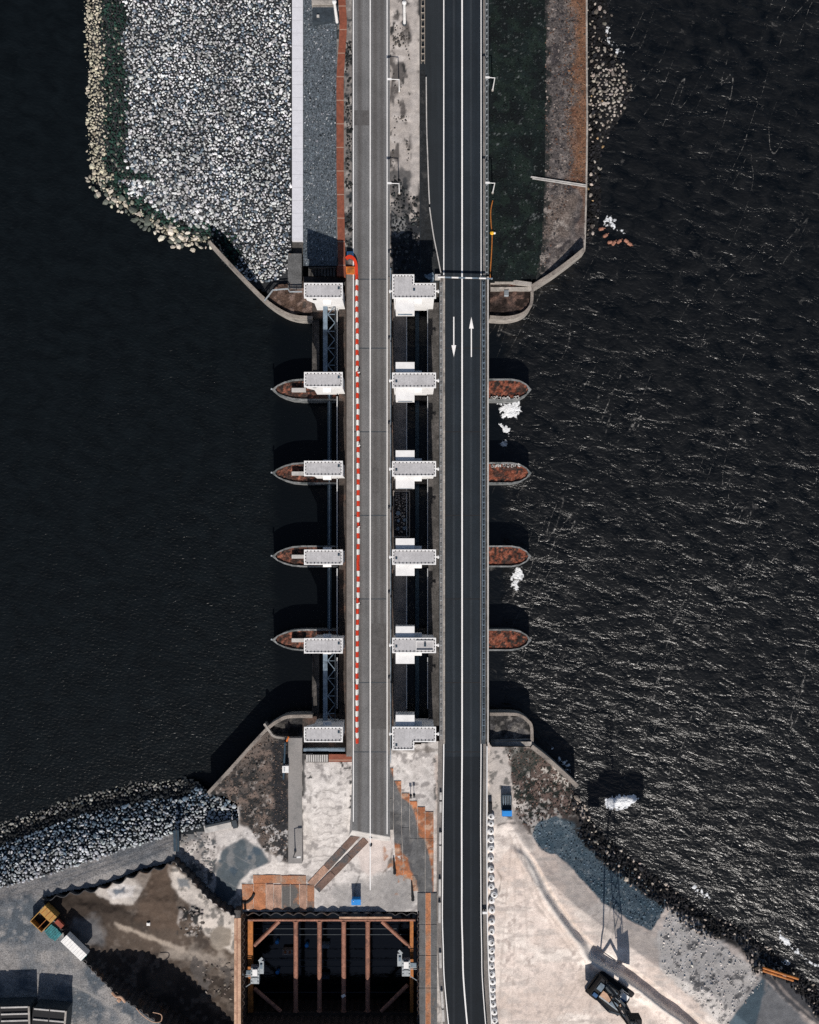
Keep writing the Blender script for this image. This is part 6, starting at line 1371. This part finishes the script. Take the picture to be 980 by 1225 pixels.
# shore things and foam
for k, (x0, y0, x1, y1) in enumerate(((912.5, 1157.5, 955, 1171), (912, 1161, 949, 1173))):
    b = MB(); b.tube([W(x0, y0, 2.8), W(x1, y1, 1.8)], .26, 8); tag(b.build('pipe', 'rust_orange'), 'orange steel pipe lying on the lower right shore, %s of two' % ('upper', 'lower')[k], 'pipe', 'orange pipes on the shore')
def foam(name, poly, label, seed, lo=.34, z=.12, size=9, step=.35, amp=12, solid=1.):
    P = np.array(poly, float); x0, y0 = P.min(0) - 6; x1, y1 = P.max(0) + 6
    gx, gy = np.meshgrid(np.arange(x0, x1, step), np.arange(y0, y1, step)); ny, nx = gx.shape
    d = sdf(gx, gy, poly); e = d + (fbm(gx, gy, size, 4, seed) - .5) * amp + (fbm(gx, gy, 3.0, 4, seed + 1) - .5) * (4 + .8 * amp)
    zz = z * np.clip(.15 + e * .12, 0, 1.6) + (fbm(gx, gy, 2.5, 3, seed + 2) - .5) * .16 * (e > 0) - .02 + .03
    V = np.stack([(gx - NX) * sc(0), (NY - gy) * sc(0), zz], -1).reshape(-1, 3); i = np.arange(ny * nx).reshape(ny, nx)
    Q = np.stack([i[1:, :-1], i[1:, 1:], i[:-1, 1:], i[:-1, :-1]], -1).reshape(-1, 4); Q = Q[(e[:-1, :-1] > lo).ravel()]
    us, inv = np.unique(Q, return_inverse=True); ee = np.clip(e * solid / 9., 0, 1).reshape(-1)[us]; o = np_mesh(name, V[us], inv.reshape(-1, 4), 'foam', np.stack([ee] * 3, 1)); tag(o, label, 'foam', None, 'stuff')
foam('foam_patch', [(594, 482), (622, 481), (624, 492), (612, 502), (602, 499)], 'white foam spreading below the nose of the topmost pier', 201, solid=1.1)
foam('foam_patch', [(613, 680), (625, 678), (624, 692), (617, 704), (613, 694)], 'white foam tail below the nose of the third pier', 203)
foam('foam_patch', [(724, 956), (738, 951), (758, 950), (764, 955), (752, 966), (734, 969), (724, 966)], 'dense white oval of foam beside the lower right rocks', 205, z=.3, amp=5, solid=3.)
foam('foam_patch', [(722, 262), (730, 259), (738, 262), (741, 272), (750, 277), (742, 278), (730, 274)], 'white foam beside the orange floats, upper right', 207)
foam('foam_patch', [(723, 24), (729, 20), (732, 34), (727, 44), (736, 56), (744, 62), (738, 62), (726, 52)], 'thin white foam off the pale rocks at the top right', 209, lo=.8)
foam('foam_patch', [(924, 1148), (942, 1147), (948, 1152), (938, 1158), (926, 1157)], 'white foam pool next to the orange pipes on the shore', 211)
foam('foam_patch', [(932, 1117), (942, 1121), (950, 1133), (966, 1145), (982, 1158), (970, 1154), (948, 1138), (934, 1124)], 'line of white foam along the far lower right shore', 213, lo=1.2)
foam('foam_patch', [(655, 888), (668, 900), (684, 922), (690, 932), (676, 918), (660, 900)], 'thin white foam along the slanting lower right quay wall', 215, lo=1.6)
foam('foam_patch', [(810, 1047), (830, 1058), (852, 1074), (850, 1078), (828, 1064), (812, 1054)], 'broken white foam off the black rocks, lower right', 217, lo=1.4)
foam('foam_patch', [(598, 508), (603, 506), (610, 520), (604, 532), (600, 530), (606, 519)], 'thin trailing foam streak below the topmost pier', 219, lo=2.2)
for k, (x, y, a) in enumerate(((719.5, 273.5, .2), (724.5, 281.5, .6), (730, 289.5, .1), (734.5, 290.5, .9), (741, 288.5, .7), (749.5, 288, -.6), (753.5, 291.5, -.5))):
    p = W(x, y, .3); b = MB(); L = .55
    b.tube([(-L, 0, 0), (-L * .7, 0, 0), (L * .7, 0, 0), (L, 0, 0)], [.12, .36, .36, .12], 10); b.tube([(L, 0, 0), (L + .3, 0, -.05)], .08, 6)
    o = b.build('float', 'rust_brown', None, origin=(0, 0, 0)); o.location = (p[0], p[1], .12); o.rotation_euler = (0, 0, a)
    tag(o, 'rusty orange float on the water below the upper right foam, %s of seven from left' % ('first', 'second', 'third', 'fourth', 'fifth', 'sixth', 'last')[k], 'float', 'chain of orange floats')

# ================================================================== camera, sun, sky
cam = bpy.data.cameras.new('camera'); co = bpy.data.objects.new('camera', cam); COL.objects.link(co); co.location = (0, 0, CAM_Z)
cam.sensor_fit = 'VERTICAL'; cam.sensor_height = 24.0; Hm = 1225 / PPM; cam.lens = 24.0 * (CAM_Z - DECK_Z) / Hm
cam.shift_y = (NY - 612.5) / 1225; cam.clip_end = 9000; cam.clip_start = 1; scene.camera = co
EL, AZ = math.radians(43), math.radians(-2)              # sun to the south, shadows fall straight up the picture
sd = np.array((-math.sin(AZ) * math.cos(EL), -math.cos(AZ) * math.cos(EL), math.sin(EL)))
from mathutils import Vector
sl = bpy.data.lights.new('sun', 'SUN'); so = bpy.data.objects.new('sun', sl); COL.objects.link(so)
sl.energy = 4.8; sl.angle = math.radians(.53); sl.color = (1.0, .945, .88); so.rotation_euler = Vector(tuple(-sd)).to_track_quat('-Z', 'Y').to_euler(); so.location = tuple(sd * 300)
w = bpy.data.worlds.new('World'); scene.world = w; w.use_nodes = True; nt = w.node_tree
sky = nt.nodes.new('ShaderNodeTexSky'); sky.sky_type = 'NISHITA'; sky.sun_disc = False; sky.sun_elevation = EL; sky.sun_rotation = math.atan2(sd[0], sd[1])
bg = nt.nodes['Background']; nt.links.new(sky.outputs['Color'], bg.inputs['Color']); bg.inputs['Strength'].default_value = .065
vs = scene.view_settings; vs.view_transform = 'Standard'; vs.look = 'None'; vs.exposure = 0; vs.gamma = 1; vs.use_curve_mapping = False
scene.cycles.use_denoising = False
scene.cycles.max_bounces = 5; scene.cycles.diffuse_bounces = 2; scene.cycles.glossy_bounces = 2; scene.cycles.sample_clamp_indirect = 4
for o in bpy.data.objects:
    if '_o' in o: del o['_o']
